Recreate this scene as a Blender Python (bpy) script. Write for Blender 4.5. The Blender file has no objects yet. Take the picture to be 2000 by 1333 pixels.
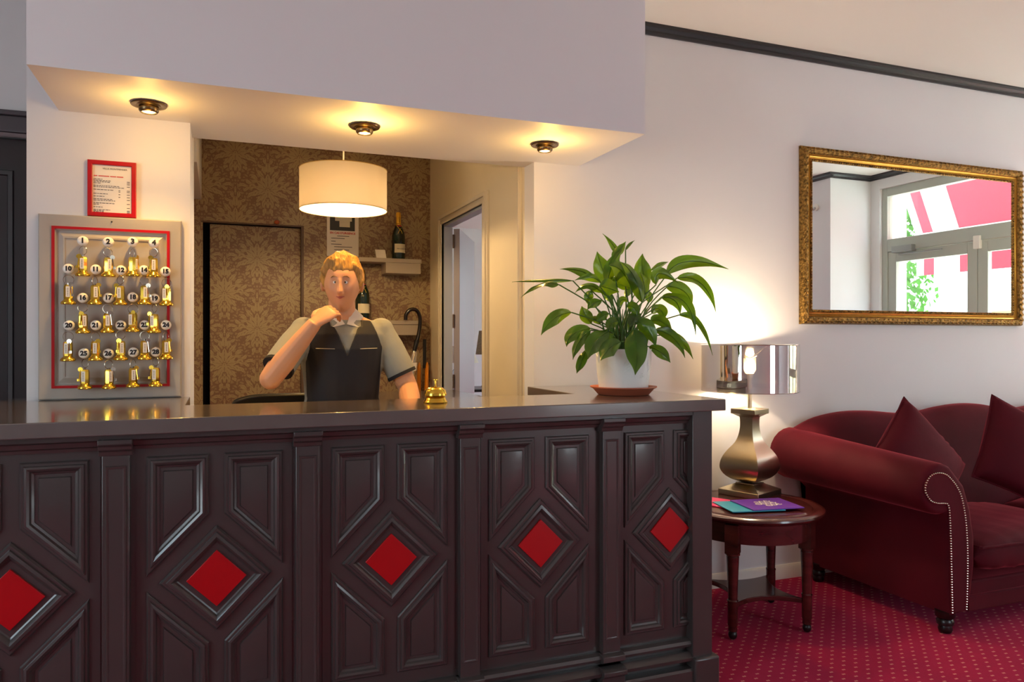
import bpy, bmesh, math, random
from mathutils import Vector, Matrix, noise
sc = bpy.context.scene
COL = sc.collection
PI = math.pi
def srgb(h, a=1.0):
    if isinstance(h, str):
        h = [int(h[i:i+2], 16)/255 for i in (0, 2, 4)]
    return tuple((c/12.92 if c <= .04045 else ((c+.055)/1.055)**2.4) for c in h[:3]) + (a,)

# ------------------------------------------------------------------ camera
cd = bpy.data.cameras.new('camera'); cam = bpy.data.objects.new('camera', cd); COL.objects.link(cam)
cam.location = (0, 0, 1.3); cam.rotation_euler = (PI/2, 0, -math.radians(21.2))
cd.sensor_width = 36; cd.lens = 36*1472/2000; cd.shift_y = -(666.5-663)/2000
cd.clip_start = .05; cd.clip_end = 100
sc.camera = cam
# ------------------------------------------------------------------ view, world, sun, daylight
sc.view_settings.view_transform = 'Standard'; sc.view_settings.look = 'None'
sc.view_settings.gamma = 1; sc.view_settings.use_curve_mapping = False
sc.view_settings.exposure = 1.0
w = bpy.data.worlds.new('sky'); sc.world = w; w.use_nodes = True
nt = w.node_tree; bg = nt.nodes['Background']
tc = nt.nodes.new('ShaderNodeTexCoord'); sx = nt.nodes.new('ShaderNodeSeparateXYZ'); rp = nt.nodes.new('ShaderNodeValToRGB')
nt.links.new(tc.outputs['Generated'], sx.inputs[0]); nt.links.new(sx.outputs[2], rp.inputs[0]); nt.links.new(rp.outputs[0], bg.inputs[0])
rp.color_ramp.elements[0].position = 0; rp.color_ramp.elements[0].color = (.56, .58, .62, 1)
rp.color_ramp.elements[1].position = .45; rp.color_ramp.elements[1].color = (.66, .82, 1, 1)
bg.inputs[1].default_value = 6.3
def light(name, kind, loc, energy, color, **k):
    l = bpy.data.lights.new(name, kind); o = bpy.data.objects.new(name, l); COL.objects.link(o)
    o.location = loc; l.energy = energy; l.color = color
    rot = k.pop('rot', None)
    if rot: o.rotation_euler = rot
    for a, b in k.items(): setattr(l, a, b)
    return o
light('sun', 'SUN', (9, 0, 8), 8.0, (1, .96, .90), angle=.03, rot=(math.radians(38), math.radians(12), math.radians(20)))
# sky portals in the real openings (they only guide the sky's own light)
def portal(name, loc, rot, sx_, sy_):
    o = light(name, 'AREA', loc, 1, (1, 1, 1), rot=rot, shape='RECTANGLE', size=sx_, size_y=sy_)
    o.data.cycles.is_portal = True
portal('portal_entrance', (5.86, 2.05, 1.42), (0, PI/2, 0), 2.5, 1.85)      # shines towards -X
portal('portal_rear_window', (3.8, -2.46, 1.55), (PI/2, 0, 0), 1.2, 1.9)
portal('portal_left_window', (-2.96, .4, 1.6), (0, -PI/2, 0), 1.7, 1.8)
portal('portal_salon', (5.46, 7.2, 1.6), (0, PI/2, 0), 1.8, 2.4)

# ------------------------------------------------------------------ materials
MATS = {}
def mat(name, col, rough=.5, metal=0, spec=.5, bump=None, emit=None, var=None, coat=0, sheen=0, sheenc=None, trans=0, sub=0):
    if name in MATS: return MATS[name]
    m = bpy.data.materials.new(name); m.use_nodes = True; t = m.node_tree; b = t.nodes['Principled BSDF']
    c = srgb(col) if isinstance(col, str) else col
    b.inputs['Base Color'].default_value = c; b.inputs['Roughness'].default_value = rough; b.inputs['Metallic'].default_value = metal
    b.inputs['Specular IOR Level'].default_value = spec; b.inputs['Coat Weight'].default_value = coat; b.inputs['Coat Roughness'].default_value = .1
    if sheen:
        b.inputs['Sheen Weight'].default_value = sheen; b.inputs['Sheen Roughness'].default_value = .35
        b.inputs['Sheen Tint'].default_value = srgb(sheenc) if sheenc else c
    if sub:
        b.inputs['Subsurface Weight'].default_value = sub; b.inputs['Subsurface Radius'].default_value = (.02, .008, .004); b.inputs['Subsurface Scale'].default_value = .5
    if trans: b.inputs['Transmission Weight'].default_value = trans
    if emit: b.inputs['Emission Color'].default_value = srgb(emit[0]) if isinstance(emit[0], str) else emit[0]; b.inputs['Emission Strength'].default_value = emit[1]
    if var or bump:
        tc = t.nodes.new('ShaderNodeTexCoord')
    if var:     # (scale, amount, stretch)
        mp = t.nodes.new('ShaderNodeMapping'); mp.inputs['Scale'].default_value = var[2] if len(var) > 2 else (1, 1, 1)
        n = t.nodes.new('ShaderNodeTexNoise'); n.inputs['Scale'].default_value = var[0]; n.inputs['Detail'].default_value = 5
        t.links.new(tc.outputs['Object'], mp.inputs[0]); t.links.new(mp.outputs[0], n.inputs['Vector'])
        r = t.nodes.new('ShaderNodeValToRGB'); a = var[1]
        r.color_ramp.elements[0].position = .3; r.color_ramp.elements[1].position = .7
        r.color_ramp.elements[0].color = tuple(x*(1-a) for x in c[:3])+(1,)
        r.color_ramp.elements[1].color = tuple(min(1, x*(1+a)) for x in c[:3])+(1,)
        t.links.new(n.outputs['Fac'], r.inputs[0]); t.links.new(r.outputs[0], b.inputs['Base Color'])
    if bump:    # (scale, strength, distance, stretch)
        mp = t.nodes.new('ShaderNodeMapping'); mp.inputs['Scale'].default_value = bump[3] if len(bump) > 3 else (1, 1, 1)
        n = t.nodes.new('ShaderNodeTexNoise'); n.inputs['Scale'].default_value = bump[0]; n.inputs['Detail'].default_value = 4
        t.links.new(tc.outputs['Object'], mp.inputs[0]); t.links.new(mp.outputs[0], n.inputs['Vector'])
        bp = t.nodes.new('ShaderNodeBump'); bp.inputs['Strength'].default_value = bump[1]; bp.inputs['Distance'].default_value = bump[2]
        t.links.new(n.outputs['Fac'], bp.inputs['Height']); t.links.new(bp.outputs[0], b.inputs['Normal'])
    MATS[name] = m
    return m
def nodes_mat(name):
    m = bpy.data.materials.new(name); m.use_nodes = True; MATS[name] = m
    return m, m.node_tree, m.node_tree.nodes['Principled BSDF']
def math_(t, op, a, b=None, c=None):
    n = t.nodes.new('ShaderNodeMath'); n.operation = op
    for i, v in enumerate((a, b, c)):
        if v is None: continue
        if isinstance(v, (int, float)): n.inputs[i].default_value = v
        else: t.links.new(v, n.inputs[i])
    return n.outputs[0]
WALL = mat('painted_plaster', 'DCDCDE', .55, spec=.3, bump=(60, .08, .002), var=(1.3, .02))
CEIL = mat('ceiling_paint', 'ECEAE6', .7, spec=.2, bump=(80, .05, .002))
SOFF = mat('soffit_paint', 'E0E1E4', .5, spec=.35, bump=(60, .05, .001))
YWALL = mat('side_wall_paint', 'DCD0B4', .5, spec=.35, bump=(12, .15, .002), var=(2, .04))
DARKP = mat('charcoal_gloss_paint', '403A38', .29, coat=.25, spec=.5, bump=(220, .10, .0008), var=(5, .06))
DARKT = mat('charcoal_counter_paint', '5A514D', .2, spec=.6, bump=(40, .03, .0006), var=(6, .08), coat=.8)
REDP = mat('red_gloss_paint', 'B0060E', .3, bump=(150, .05, .0004))
BLACKC = mat('black_cornice_paint', '26262A', .3)
WHITEP = mat('white_paint', 'E4E0D8', .35)
CREAMT = mat('cream_trim_paint', 'D3C9B2', .35)
GREYT = mat('grey_trim_paint', 'A8A297', .35)
FRAMEG = mat('grey_aluminium', 'AEB5AC', .4)
VOID = mat('painted_gap_shade', '0E0C0D', .9, spec=.1)  # near-black in place of the shade behind door gaps
BRASS = mat('brass', 'EEC84C', .16, 1, bump=(30, .05, .001))
GOLDF = mat('aged_gold', '8C6C38', .42, 1, bump=(110, 1.0, .006), var=(70, .75))
GOLDS = mat('smooth_gold', 'A87A30', .28, 1, var=(30, .15))
CHROME = mat('steel', 'C9C9C9', .15, 1)
WOOD = mat('mahogany', '4A1C18', .22, spec=.55, coat=.4, var=(6, .35, (1, 1, 6)))
BLACKL = mat('black_wood', '120D0C', .3)
VELV = mat('burgundy_velvet', '4A0816', .75, spec=.15, sheen=.55, sheenc='D8505E', bump=(9, .25, .01), var=(4, .18))
VELVB = VELV
TERRA = mat('terracotta', 'A85A3E', .6, bump=(50, .1, .001))
POTW = mat('white_ceramic', 'DDE3E2', .4, bump=(16, 1.0, .008, (1, 1, .5)))
SOILM = mat('soil', '2A1C14', .95, bump=(60, .6, .01))
GREEN = None
PEWT = mat('brushed_pewter', 'B4AA94', .3, 1, bump=(40, .12, .0008, (1, 1, 25)))
PAPER = mat('paper', 'E8E2D6', .6)
INK = mat('black_ink', '1A1818', .5)
REDINK = mat('red_ink', 'C8322A', .5)
BLACKP = mat('black_plastic', '101011', .3)

# two tone damask wallpaper: petals of a mirrored motif on a half-drop lattice
def damask():
    m, t, b = nodes_mat('damask_wallpaper')
    M = lambda op, a, b_=None, c=None: math_(t, op, a, b_, c)
    tc = t.nodes.new('ShaderNodeTexCoord'); s = t.nodes.new('ShaderNodeSeparateXYZ')
    nz = t.nodes.new('ShaderNodeTexNoise'); nz.inputs['Scale'].default_value = 1.0; nz.inputs['Detail'].default_value = 1
    t.links.new(tc.outputs['Object'], s.inputs[0])
    W, Hh = .40, .46
    x, z = s.outputs[0], s.outputs[2]
    def cell(ox, oz):
        cx = M('SUBTRACT', M('MODULO', M('ADD', x, 20*W+ox), W), W/2)
        cz = M('SUBTRACT', M('MODULO', M('ADD', z, 20*Hh+oz), Hh), Hh/2)
        return cx, cz
    ax, az = cell(0, 0); bx_, bz = cell(W/2, Hh/2)
    k = M('LESS_THAN', M('ADD', M('DIVIDE', M('ABSOLUTE', ax), W), M('DIVIDE', M('ABSOLUTE', az), Hh)), .5)
    def sel(p, q): return M('ADD', M('MULTIPLY', p, k), M('MULTIPLY', q, M('SUBTRACT', 1.0, k)))
    u = M('ABSOLUTE', sel(ax, bx_)); v = sel(az, bz)
    cb = t.nodes.new('ShaderNodeCombineXYZ'); t.links.new(u, cb.inputs[0]); t.links.new(v, cb.inputs[2])
    n1 = t.nodes.new('ShaderNodeTexNoise'); n1.inputs['Scale'].default_value = 45; n1.inputs['Detail'].default_value = 1; t.links.new(cb.outputs[0], n1.inputs['Vector'])
    sp = t.nodes.new('ShaderNodeSeparateColor'); t.links.new(n1.outputs['Color'], sp.inputs[0])
    u = M('ADD', u, M('MULTIPLY', M('SUBTRACT', sp.outputs[0], .5), .020)); v = M('ADD', v, M('MULTIPLY', M('SUBTRACT', sp.outputs[1], .5), .020))
    # cx, cz (petal centre), angle, half length, half width
    pet = [(0, .035, 90, .050, .020), (.026, .030, 62, .046, .015), (.045, .012, 38, .044, .014), (.052, -.014, 12, .040, .014), (.040, -.040, -25, .036, .014),
           (0, -.045, 90, .034, .017), (.020, -.070, -62, .038, .014), (0, -.115, 90, .030, .013), (.026, -.115, -75, .030, .011), (0, .120, 90, .036, .017),
           (.024, .105, 70, .034, .011), (.048, .082, 50, .034, .013), (.085, .058, 30, .030, .013), (.082, .030, 5, .026, .011), (.095, -.006, -5, .030, .013),
           (.120, .022, 40, .026, .010), (.080, -.048, -35, .028, .013), (.052, -.082, -55, .028, .012), (.130, -.022, -30, .024, .010), (.155, .0, 0, .028, .012),
           (.110, -.060, -40, .022, .010), (.018, .165, 75, .028, .010), (.022, -.165, -80, .028, .010), (0, .195, 90, .022, .009), (.050, .130, 40, .022, .011), (.060, -.120, -50, .022, .011)]
    best = None
    for cx, cz, an, L, w_ in pet:
        c_, s_ = math.cos(math.radians(an)), math.sin(math.radians(an))
        p = M('MULTIPLY_ADD', u, c_/L, M('MULTIPLY_ADD', v, s_/L, -(cx*c_+cz*s_)/L))
        q = M('ABSOLUTE', M('MULTIPLY_ADD', u, -s_/w_, M('MULTIPLY_ADD', v, c_/w_, -(-cx*s_+cz*c_)/w_)))
        d = M('ADD', q, M('MULTIPLY', p, p))       # < 1 inside
        rib = M('GREATER_THAN', q, .09)
        ins = M('MULTIPLY', M('LESS_THAN', d, 1.0), rib)
        best = ins if best is None else M('MAXIMUM', best, ins)
    vo = t.nodes.new('ShaderNodeTexVoronoi'); vo.feature = 'DISTANCE_TO_EDGE'; vo.inputs['Scale'].default_value = 42; t.links.new(cb.outputs[0], vo.inputs['Vector'])
    fill = M('GREATER_THAN', vo.outputs['Distance'], .16)
    best = M('MAXIMUM', best, M('MULTIPLY', fill, .6))
    mx = t.nodes.new('ShaderNodeMix'); mx.data_type = 'RGBA'; t.links.new(best, mx.inputs['Factor'])
    mx.inputs[6].default_value = srgb('7E6048'); mx.inputs[7].default_value = srgb('A08D68')
    t.links.new(mx.outputs[2], b.inputs['Base Color']); b.inputs['Roughness'].default_value = .5
    return m
DAM = damask()
def carpet():
    m, t, b = nodes_mat('dotted_red_carpet')
    tc = t.nodes.new('ShaderNodeTexCoord'); s = t.nodes.new('ShaderNodeSeparateXYZ'); t.links.new(tc.outputs['Object'], s.inputs[0])
    x, y = s.outputs[0], s.outputs[1]
    P = .062
    def dots(ox, oy):
        fx = math_(t, 'SUBTRACT', math_(t, 'MODULO', math_(t, 'ADD', x, 50*P+ox), P), P/2)
        fy = math_(t, 'SUBTRACT', math_(t, 'MODULO', math_(t, 'ADD', y, 50*P+oy), P), P/2)
        ax = math_(t, 'LESS_THAN', math_(t, 'ABSOLUTE', math_(t, 'SUBTRACT', math_(t, 'ABSOLUTE', fx), .004)), .0032)
        ay = math_(t, 'LESS_THAN', math_(t, 'ABSOLUTE', fy), .0042)
        return math_(t, 'MULTIPLY', ax, ay)
    f = math_(t, 'MAXIMUM', dots(0, 0), dots(P/2, P/2))
    n = t.nodes.new('ShaderNodeTexNoise'); n.inputs['Scale'].default_value = 6; n.inputs['Detail'].default_value = 8; t.links.new(tc.outputs['Object'], n.inputs['Vector'])
    r = t.nodes.new('ShaderNodeValToRGB'); r.color_ramp.elements[0].color = srgb('8C0C30'); r.color_ramp.elements[1].color = srgb('A8163F'); t.links.new(n.outputs['Fac'], r.inputs[0])
    mx = t.nodes.new('ShaderNodeMix'); mx.data_type = 'RGBA'; t.links.new(f, mx.inputs['Factor']); t.links.new(r.outputs[0], mx.inputs[6]); mx.inputs[7].default_value = srgb('D08A78')
    t.links.new(mx.outputs[2], b.inputs['Base Color']); b.inputs['Roughness'].default_value = .95; b.inputs['Specular IOR Level'].default_value = .1
    b.inputs['Sheen Weight'].default_value = .3; b.inputs['Sheen Tint'].default_value = srgb('E86A8A')
    n3 = t.nodes.new('ShaderNodeTexNoise'); n3.inputs['Scale'].default_value = 500; t.links.new(tc.outputs['Object'], n3.inputs['Vector'])
    bp = t.nodes.new('ShaderNodeBump'); bp.inputs['Strength'].default_value = .5; bp.inputs['Distance'].default_value = .003
    t.links.new(n3.outputs['Fac'], bp.inputs['Height']); t.links.new(bp.outputs[0], b.inputs['Normal'])
    return m
CARP = carpet()
def mixmat(name, kinds, fac, cols, rough=.05):
    m = bpy.data.materials.new(name); m.use_nodes = True; t = m.node_tree; t.nodes.clear()
    out = t.nodes.new('ShaderNodeOutputMaterial'); mx = t.nodes.new('ShaderNodeMixShader'); mx.inputs[0].default_value = fac
    for i, (k, c) in enumerate(zip(kinds, cols)):
        n = t.nodes.new('ShaderNodeBsdf'+k); n.inputs['Color'].default_value = c
        if 'Roughness' in n.inputs: n.inputs['Roughness'].default_value = rough
        t.links.new(n.outputs[0], mx.inputs[i+1])
    t.links.new(mx.outputs[0], out.inputs[0]); MATS[name] = m
    return m
GLASS = mixmat('window_glass', ('Transparent', 'Glossy'), .06, ((.97, 1, .98, 1), (1, 1, 1, 1)), .0)
FOIL = mixmat('mirrored_foil', ('Transparent', 'Glossy'), .93, ((.95, .80, .6, 1), (.78, .76, .74, 1)), .03)
MIRR = mixmat('mirror_silver', ('Diffuse', 'Glossy'), .97, ((.5, .5, .5, 1), (.90, .94, .92, 1)), .0)
SHADE = mixmat('silk_shade', ('Diffuse', 'Translucent'), .22, (srgb('CFC6B4'), srgb('F4E8D4')))
AWNR = mixmat('red_awning_cloth', ('Diffuse', 'Translucent'), .5, (srgb('D85A68'), srgb('E06A78')))
AWNW = mixmat('white_awning_cloth', ('Diffuse', 'Translucent'), .5, (srgb('F4F2EC'), srgb('F4F2EC')))
CLEARP = mixmat('clear_plastic', ('Transparent', 'Glossy'), .3, ((.97, .97, .95, 1), (1, .97, .9, 1)), .15)

# ------------------------------------------------------------------ object helpers
def wl(o):
    v = Vector((0, 0, 0))
    while o: v = v+o.location; o = o.parent
    return v
def smooth_obj(o, ang=35):
    me = o.data
    for p in me.polygons: p.use_smooth = True
    try: me.set_sharp_from_angle(angle=math.radians(ang))
    except Exception: pass
def obj(name, bm, m, parent=None, bevel=0, ang=35, seg=2, label=None, mats=None):
    """bm holds world coordinates; the origin goes to the parent's base, or to the base of the mesh itself"""
    me = bpy.data.meshes.new(name)
    bmesh.ops.recalc_face_normals(bm, faces=bm.faces[:])
    if parent is None:
        xs = [v.co for v in bm.verts]
        c = Vector(((min(v.x for v in xs)+max(v.x for v in xs))/2, (min(v.y for v in xs)+max(v.y for v in xs))/2, min(v.z for v in xs)))
        off = c
    else: off = wl(parent)
    bm.transform(Matrix.Translation(-off)); bm.to_mesh(me); bm.free()
    o = bpy.data.objects.new(name, me); COL.objects.link(o)
    if parent is None: o.location = off
    else: o.parent = parent
    for mm in (mats or [m]): me.materials.append(mm)
    smooth_obj(o, ang)
    if bevel:
        b = o.modifiers.new('bevel', 'BEVEL'); b.width = bevel; b.segments = seg; b.limit_method = 'ANGLE'; b.angle_limit = math.radians(40); b.harden_normals = False
    if label: o['label'] = label
    return o
def tag(o, label, cat, group=None, kind=None):
    o['label'] = label; o['category'] = cat
    if group: o['group'] = group
    if kind: o['kind'] = kind
    return o
def thing(name, label, cat, loc, group=None):
    o = bpy.data.objects.new(name, None); COL.objects.link(o); o.location = loc; o.empty_display_size = .1
    return tag(o, label, cat, group)
def struct(name, bm, m, parent=None, **k):
    o = obj(name, bm, m, parent, **k)
    if parent is None: o['kind'] = 'structure'
    return o
def dup(root, loc):
    r = root.copy(); COL.objects.link(r); r.location = loc
    for ch in root.children:
        c = ch.copy(); COL.objects.link(c); c.parent = r
        for g in ch.children:
            d = g.copy(); COL.objects.link(d); d.parent = c
    return r
def B(): return bmesh.new()
def box(bm, x0, x1, y0, y1, z0, z1, mi=0):
    v = [bm.verts.new((x, y, z)) for z in (z0, z1) for y in (y0, y1) for x in (x0, x1)]
    for f in ((0, 1, 3, 2), (4, 6, 7, 5), (0, 4, 5, 1), (1, 5, 7, 3), (3, 7, 6, 2), (2, 6, 4, 0)):
        q = bm.faces.new([v[i] for i in f]); q.material_index = mi
    return bm
def bx(*a): return box(B(), *a)
def prism(bm, pts, axis, a, b):
    """extrude a 2D outline along axis from a to b"""
    def P(u, v, t): return {'x': (t, u, v), 'y': (u, t, v), 'z': (u, v, t)}[axis]
    A = [bm.verts.new(P(u, v, a)) for u, v in pts]; C = [bm.verts.new(P(u, v, b)) for u, v in pts]
    n = len(pts); bm.faces.new(A); bm.faces.new(C[::-1])
    for i in range(n): bm.faces.new((A[i], A[(i+1) % n], C[(i+1) % n], C[i]))
    return bm
def loft(bm, rings, closed=True, cap0=True, cap1=True):
    R = [[bm.verts.new(p) for p in r] for r in rings]; n = len(R[0])
    for a, b in zip(R, R[1:]):
        for i in range(n if closed else n-1):
            bm.faces.new((a[i], a[(i+1) % n], b[(i+1) % n], b[i]))
    if closed and cap0: bm.faces.new(R[0][::-1])
    if closed and cap1: bm.faces.new(R[-1])
    return R
def lathe(bm, prof, c=(0, 0, 0), seg=32, axis='z', cap=True, sx_=1, sy_=1, rot=0):
    rings = []
    for r, h in prof:
        ring = []
        for i in range(seg):
            a = 2*PI*i/seg+rot; u, v = r*math.cos(a)*sx_, r*math.sin(a)*sy_
            p = {'z': (u, v, h), 'y': (u, h, v), 'x': (h, u, v)}[axis]
            ring.append((p[0]+c[0], p[1]+c[1], p[2]+c[2]))
        rings.append(ring)
    loft(bm, rings, True, cap, cap)
    return bm
def smoothpts(pts, n=6):
    pts = [Vector(p) for p in pts]; out = []
    for i in range(len(pts)-1):
        p0 = pts[max(i-1, 0)]; p1 = pts[i]; p2 = pts[i+1]; p3 = pts[min(i+2, len(pts)-1)]
        for k in range(n):
            t = k/n
            out.append(.5*((2*p1)+(-p0+p2)*t+(2*p0-5*p1+4*p2-p3)*t*t+(-p0+3*p1-3*p2+p3)*t**3))
    out.append(pts[-1]); return out
def tube(bm, pts, r, seg=10, cap=True, flat=1, up=None):
    pts = [Vector(p) for p in pts]; n = len(pts); rings = []
    prev = Vector(up) if up else None
    for i, p in enumerate(pts):
        d = (pts[min(i+1, n-1)]-pts[max(i-1, 0)]).normalized()
        if prev is None: prev = Vector((0, 0, 1)) if abs(d.z) < .9 else Vector((1, 0, 0))
        s = d.cross(prev)
        if s.length < 1e-6: s = d.cross(Vector((0, 1, 0)))
        s.normalize(); u = s.cross(d).normalized(); prev = u
        rr = r[i] if isinstance(r, (list, tuple)) else r
        rings.append([p+s*math.cos(a)*rr+u*math.sin(a)*rr*flat for a in (2*PI*k/seg for k in range(seg))])
    loft(bm, rings, True, cap, cap); return bm
def ball(bm, c, r, seg=16, sc3=(1, 1, 1)):
    prof = [(max(1e-4, math.sin(PI*i/seg))*r, -math.cos(PI*i/seg)*r) for i in range(seg+1)]
    rings = []
    for q, h in prof:
        rings.append([(c[0]+q*math.cos(2*PI*k/(seg*2))*sc3[0], c[1]+q*math.sin(2*PI*k/(seg*2))*sc3[1], c[2]+h*sc3[2]) for k in range(seg*2)])
    loft(bm, rings); return bm
def inset(poly, d):
    """inward offset of a counter-clockwise convex polygon"""
    n = len(poly); out = []
    for i in range(n):
        p0, p1, p2 = poly[i-1], poly[i], poly[(i+1) % n]
        def L(a, b):
            dx, dy = b[0]-a[0], b[1]-a[1]; l = math.hypot(dx, dy); nx, ny = -dy/l, dx/l
            return (a[0]+nx*d, a[1]+ny*d, dx/l, dy/l)
        x1, y1, a1, b1 = L(p0, p1); x2, y2, a2, b2 = L(p1, p2)
        den = a1*b2-b1*a2; t = ((x2-x1)*b2-(y2-y1)*a2)/den
        out.append((x1+a1*t, y1+b1*t))
    return out
def mould(bm, poly, prof, P, fill=True):
    """mitred moulding: prof = (inset, height) pairs; P maps (u, v, h) to 3D"""
    rings = [[P(u, v, h) for u, v in inset(poly, d)] for d, h in prof]
    loft(bm, rings, True, False, fill)
    return bm
def text(name, body, size, loc, m, parent, rot=(PI/2, 0, 0), depth=.0004, align='CENTER', bold=0, sxx=1):
    c = bpy.data.curves.new(name, 'FONT'); c.body = body; c.size = size; c.extrude = depth; c.align_x = align; c.align_y = 'CENTER'; c.offset = bold
    c.resolution_u = 3
    o = bpy.data.objects.new(name, c); COL.objects.link(o); bpy.context.view_layer.update()
    me = bpy.data.meshes.new_from_object(o.evaluated_get(bpy.context.evaluated_depsgraph_get()))
    bpy.data.objects.remove(o); bpy.data.curves.remove(c)
    me.transform(Matrix.Translation(Vector(loc)-wl(parent)) @ Matrix.Rotation(rot[2], 4, 'Z') @ Matrix.Rotation(rot[1], 4, 'Y') @ Matrix.Rotation(rot[0], 4, 'X') @ Matrix.Scale(sxx, 4, (1, 0, 0)))
    o = bpy.data.objects.new(name, me); COL.objects.link(o); o.parent = parent; me.materials.clear(); me.materials.append(m)
    return o
# ================================================================== SETTING
CZ = 2.88
def wall_y(name, x0, x1, y0, y1, holes=(), m=WALL, z1=CZ, z0=0):
    """wall running along X, with rectangular holes (xa, xb, za, zb)"""
    bm = B(); xs = sorted({x0, x1, *[h[0] for h in holes], *[h[1] for h in holes]})
    for a, b in zip(xs, xs[1:]):
        hs = [h for h in holes if h[0] <= a and h[1] >= b]
        if not hs: box(bm, a, b, y0, y1, z0, z1)
        else:
            h = hs[0]
            if h[2] > z0: box(bm, a, b, y0, y1, z0, h[2])
            if h[3] < z1: box(bm, a, b, y0, y1, h[3], z1)
    return struct(name, bm, m)
def wall_x(name, y0, y1, x0, x1, holes=(), m=WALL, z1=CZ, z0=0):
    bm = B(); ys = sorted({y0, y1, *[h[0] for h in holes], *[h[1] for h in holes]})
    for a, b in zip(ys, ys[1:]):
        hs = [h for h in holes if h[0] <= a and h[1] >= b]
        if not hs: box(bm, x0, x1, a, b, z0, z1)
        else:
            h = hs[0]
            if h[2] > z0: box(bm, x0, x1, a, b, z0, h[2])
            if h[3] < z1: box(bm, x0, x1, a, b, h[3], z1)
    return struct(name, bm, m)
struct('floor', bx(-3.2, 6.1, -2.7, 9.7, -.1, 0), CARP)
struct('ceiling', bx(-3.2, 6.1, -2.7, 3.6, CZ, CZ+.1), CEIL)
bm = B(); box(bm, -.107, 1.44, 3.41, 5.38, 2.62, 2.72); box(bm, -.80, -.107, 3.66, 5.38, 2.62, 2.72); struct('ceiling_office', bm, CEIL)
struct('light_blocker_behind_doors', bx(-1.8, -.652, 3.724, 3.80, 0, 2.3), VOID)  # added unseen blocker, stops sky light leaking over the dark doors
struct('ceiling_salon', bx(1.44, 5.6, 3.41, 9.7, 2.75, 2.85), CEIL)
wall_y('wall_back', 1.388, 5.9, 3.29, 3.41)
wall_y('wall_pier', -.652, -.107, 3.18, 3.66)
wall_y('wall_back_left', -3.1, -.652, 3.6, 3.72, [(-1.66, -.72, 0, 2.14)])
wall_x('wall_right', .97, 3.41, 5.9, 6.05, [(1.09, 3.02, 0, 2.74)])
struct('wall_right_return', bx(5.4, 6.05, -2.6, .98, 0, CZ), WALL)
wall_y('wall_front', -3.1, 5.4, -2.6, -2.48, [(3.2, 4.4, .6, 2.5)])
wall_x('wall_left', -2.6, 3.72, -3.12, -3.0, [(-.5, 1.3, .75, 2.45)])
# soffit box over the counter, down to 2.14 m
struct('ceiling_soffit', bx(-.55, 1.624, 2.68, 3.41, 2.14, CZ), SOFF)
# office niche behind
NB = 5.18
wall_y('wall_office_back', -.80, 1.388, NB, NB+.02, [(-.10, .516, 0, 2.045)], m=DAM, z1=2.62)
struct('wall_office_rear', bx(-.80, 1.388, NB+.09, NB+.2, 0, 2.62), VOID)  # black sheet standing in for the shade in the jib door gap
struct('wall_office_left', bx(-.80, -.652, 3.80, NB, 0, 2.62), YWALL)
wall_x('wall_office_side', 3.41, NB+.1, 1.388, 1.44, [(3.99, 4.83, 0, 2.06)], m=YWALL, z1=2.75)
struct('trim_bulkhead', bx(-.652, -.107, 4.1, NB, 2.19, 2.62), WALL)
# jib door in the wallpaper
dj = struct('door_3', bx(-.058, .516, NB+.035, NB+.075, .01, 2.04), DAM)
bm = B(); box(bm, .506, .522, NB-.006, NB+.08, 0, 2.05); box(bm, -.11, .522, NB-.004, NB+.03, 2.045, 2.055)
struct('trim_1', bm, mat('wallpaper_edge', '5E4938', .6))
obj('orange_ball', ball(B(), (.35, NB-.012, 2.068), .014, 8, (1.3, .8, 1)), mat('orange_plain', 'A8501E', .4), None)  # plain orange ball above the jib door
tag(bpy.data.objects['orange_ball'], 'small orange round knob above the hidden wallpapered door', 'knob'); bpy.data.objects['orange_ball'].name = 'door_stop_knob'
# side door, its casing and its open leaf
dd = bpy.data.objects.new('door_2', None); COL.objects.link(dd); dd.location = (1.388, 4.83, 0); dd['kind'] = 'structure'
bm = B()
def casing(bm, ya, yb, zt, X, w_, t_):
    for k, (o, th) in enumerate(((0, .022), (.018, .030), (.05, .016))):
        ww = w_-o if k < 2 else .012
        o2 = o if k < 2 else w_-.012
        a = ya-w_+o2 if k == 2 else ya-w_+o
    # two-step profile
    for d0, d1, th in ((0, w_, .016), (.006, w_*.45, .028), (w_*.75, w_, .022)):
        poly = [(ya-w_+d0, 0), (ya-w_+d1, 0), (ya-w_+d1, zt+w_-d1), (yb+w_-d1, zt+w_-d1), (yb+w_-d1, 0), (yb+w_-d0, 0), (yb+w_-d0, zt+w_-d0), (ya-w_+d0, zt+w_-d0)]
        prism(bm, poly, 'x', X-th, X)
casing(bm, 3.99, 4.83, 2.06, 1.388, .065, .02)
obj('door_frame', bm, CREAMT, dd, bevel=.002)
bm = B()
for a, b in ((3.99, 4.005), (4.815, 4.83)): box(bm, 1.386, 1.443, a, b, 0, 2.06)
box(bm, 1.386, 1.443, 4.005, 4.815, 2.045, 2.06)
obj('door_lining', bm, mat('door_lining_paint', 'B9BEC4', .4), dd)
h0 = Vector((1.452, 4.815, 0)); d = Vector((.305, .615, 0)).normalized(); nn = Vector((d.y, -d.x, 0))
bm = B(); L_ = .70
vs = []
for t_ in (0, L_):
    for q in (0, .04):
        vs.append(h0+d*t_-nn*q*-1)
ring = [vs[0], vs[1], vs[3], vs[2]]
loft(bm, [[(p.x, p.y, .01) for p in ring], [(p.x, p.y, 2.035) for p in ring]])
obj('door_leaf', bm, mat('lavender_white_paint', '9C9294', .35), dd, bevel=.002)
for i, z in enumerate((.25, 1.02, 1.42, 1.95)):
    obj('hinge', lathe(B(), [(.007, z-.045), (.007, z+.045)], (1.449, 4.808, 0), 10), mat('hinge_metal', '6E5A4A', .4, .8), dd)
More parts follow.
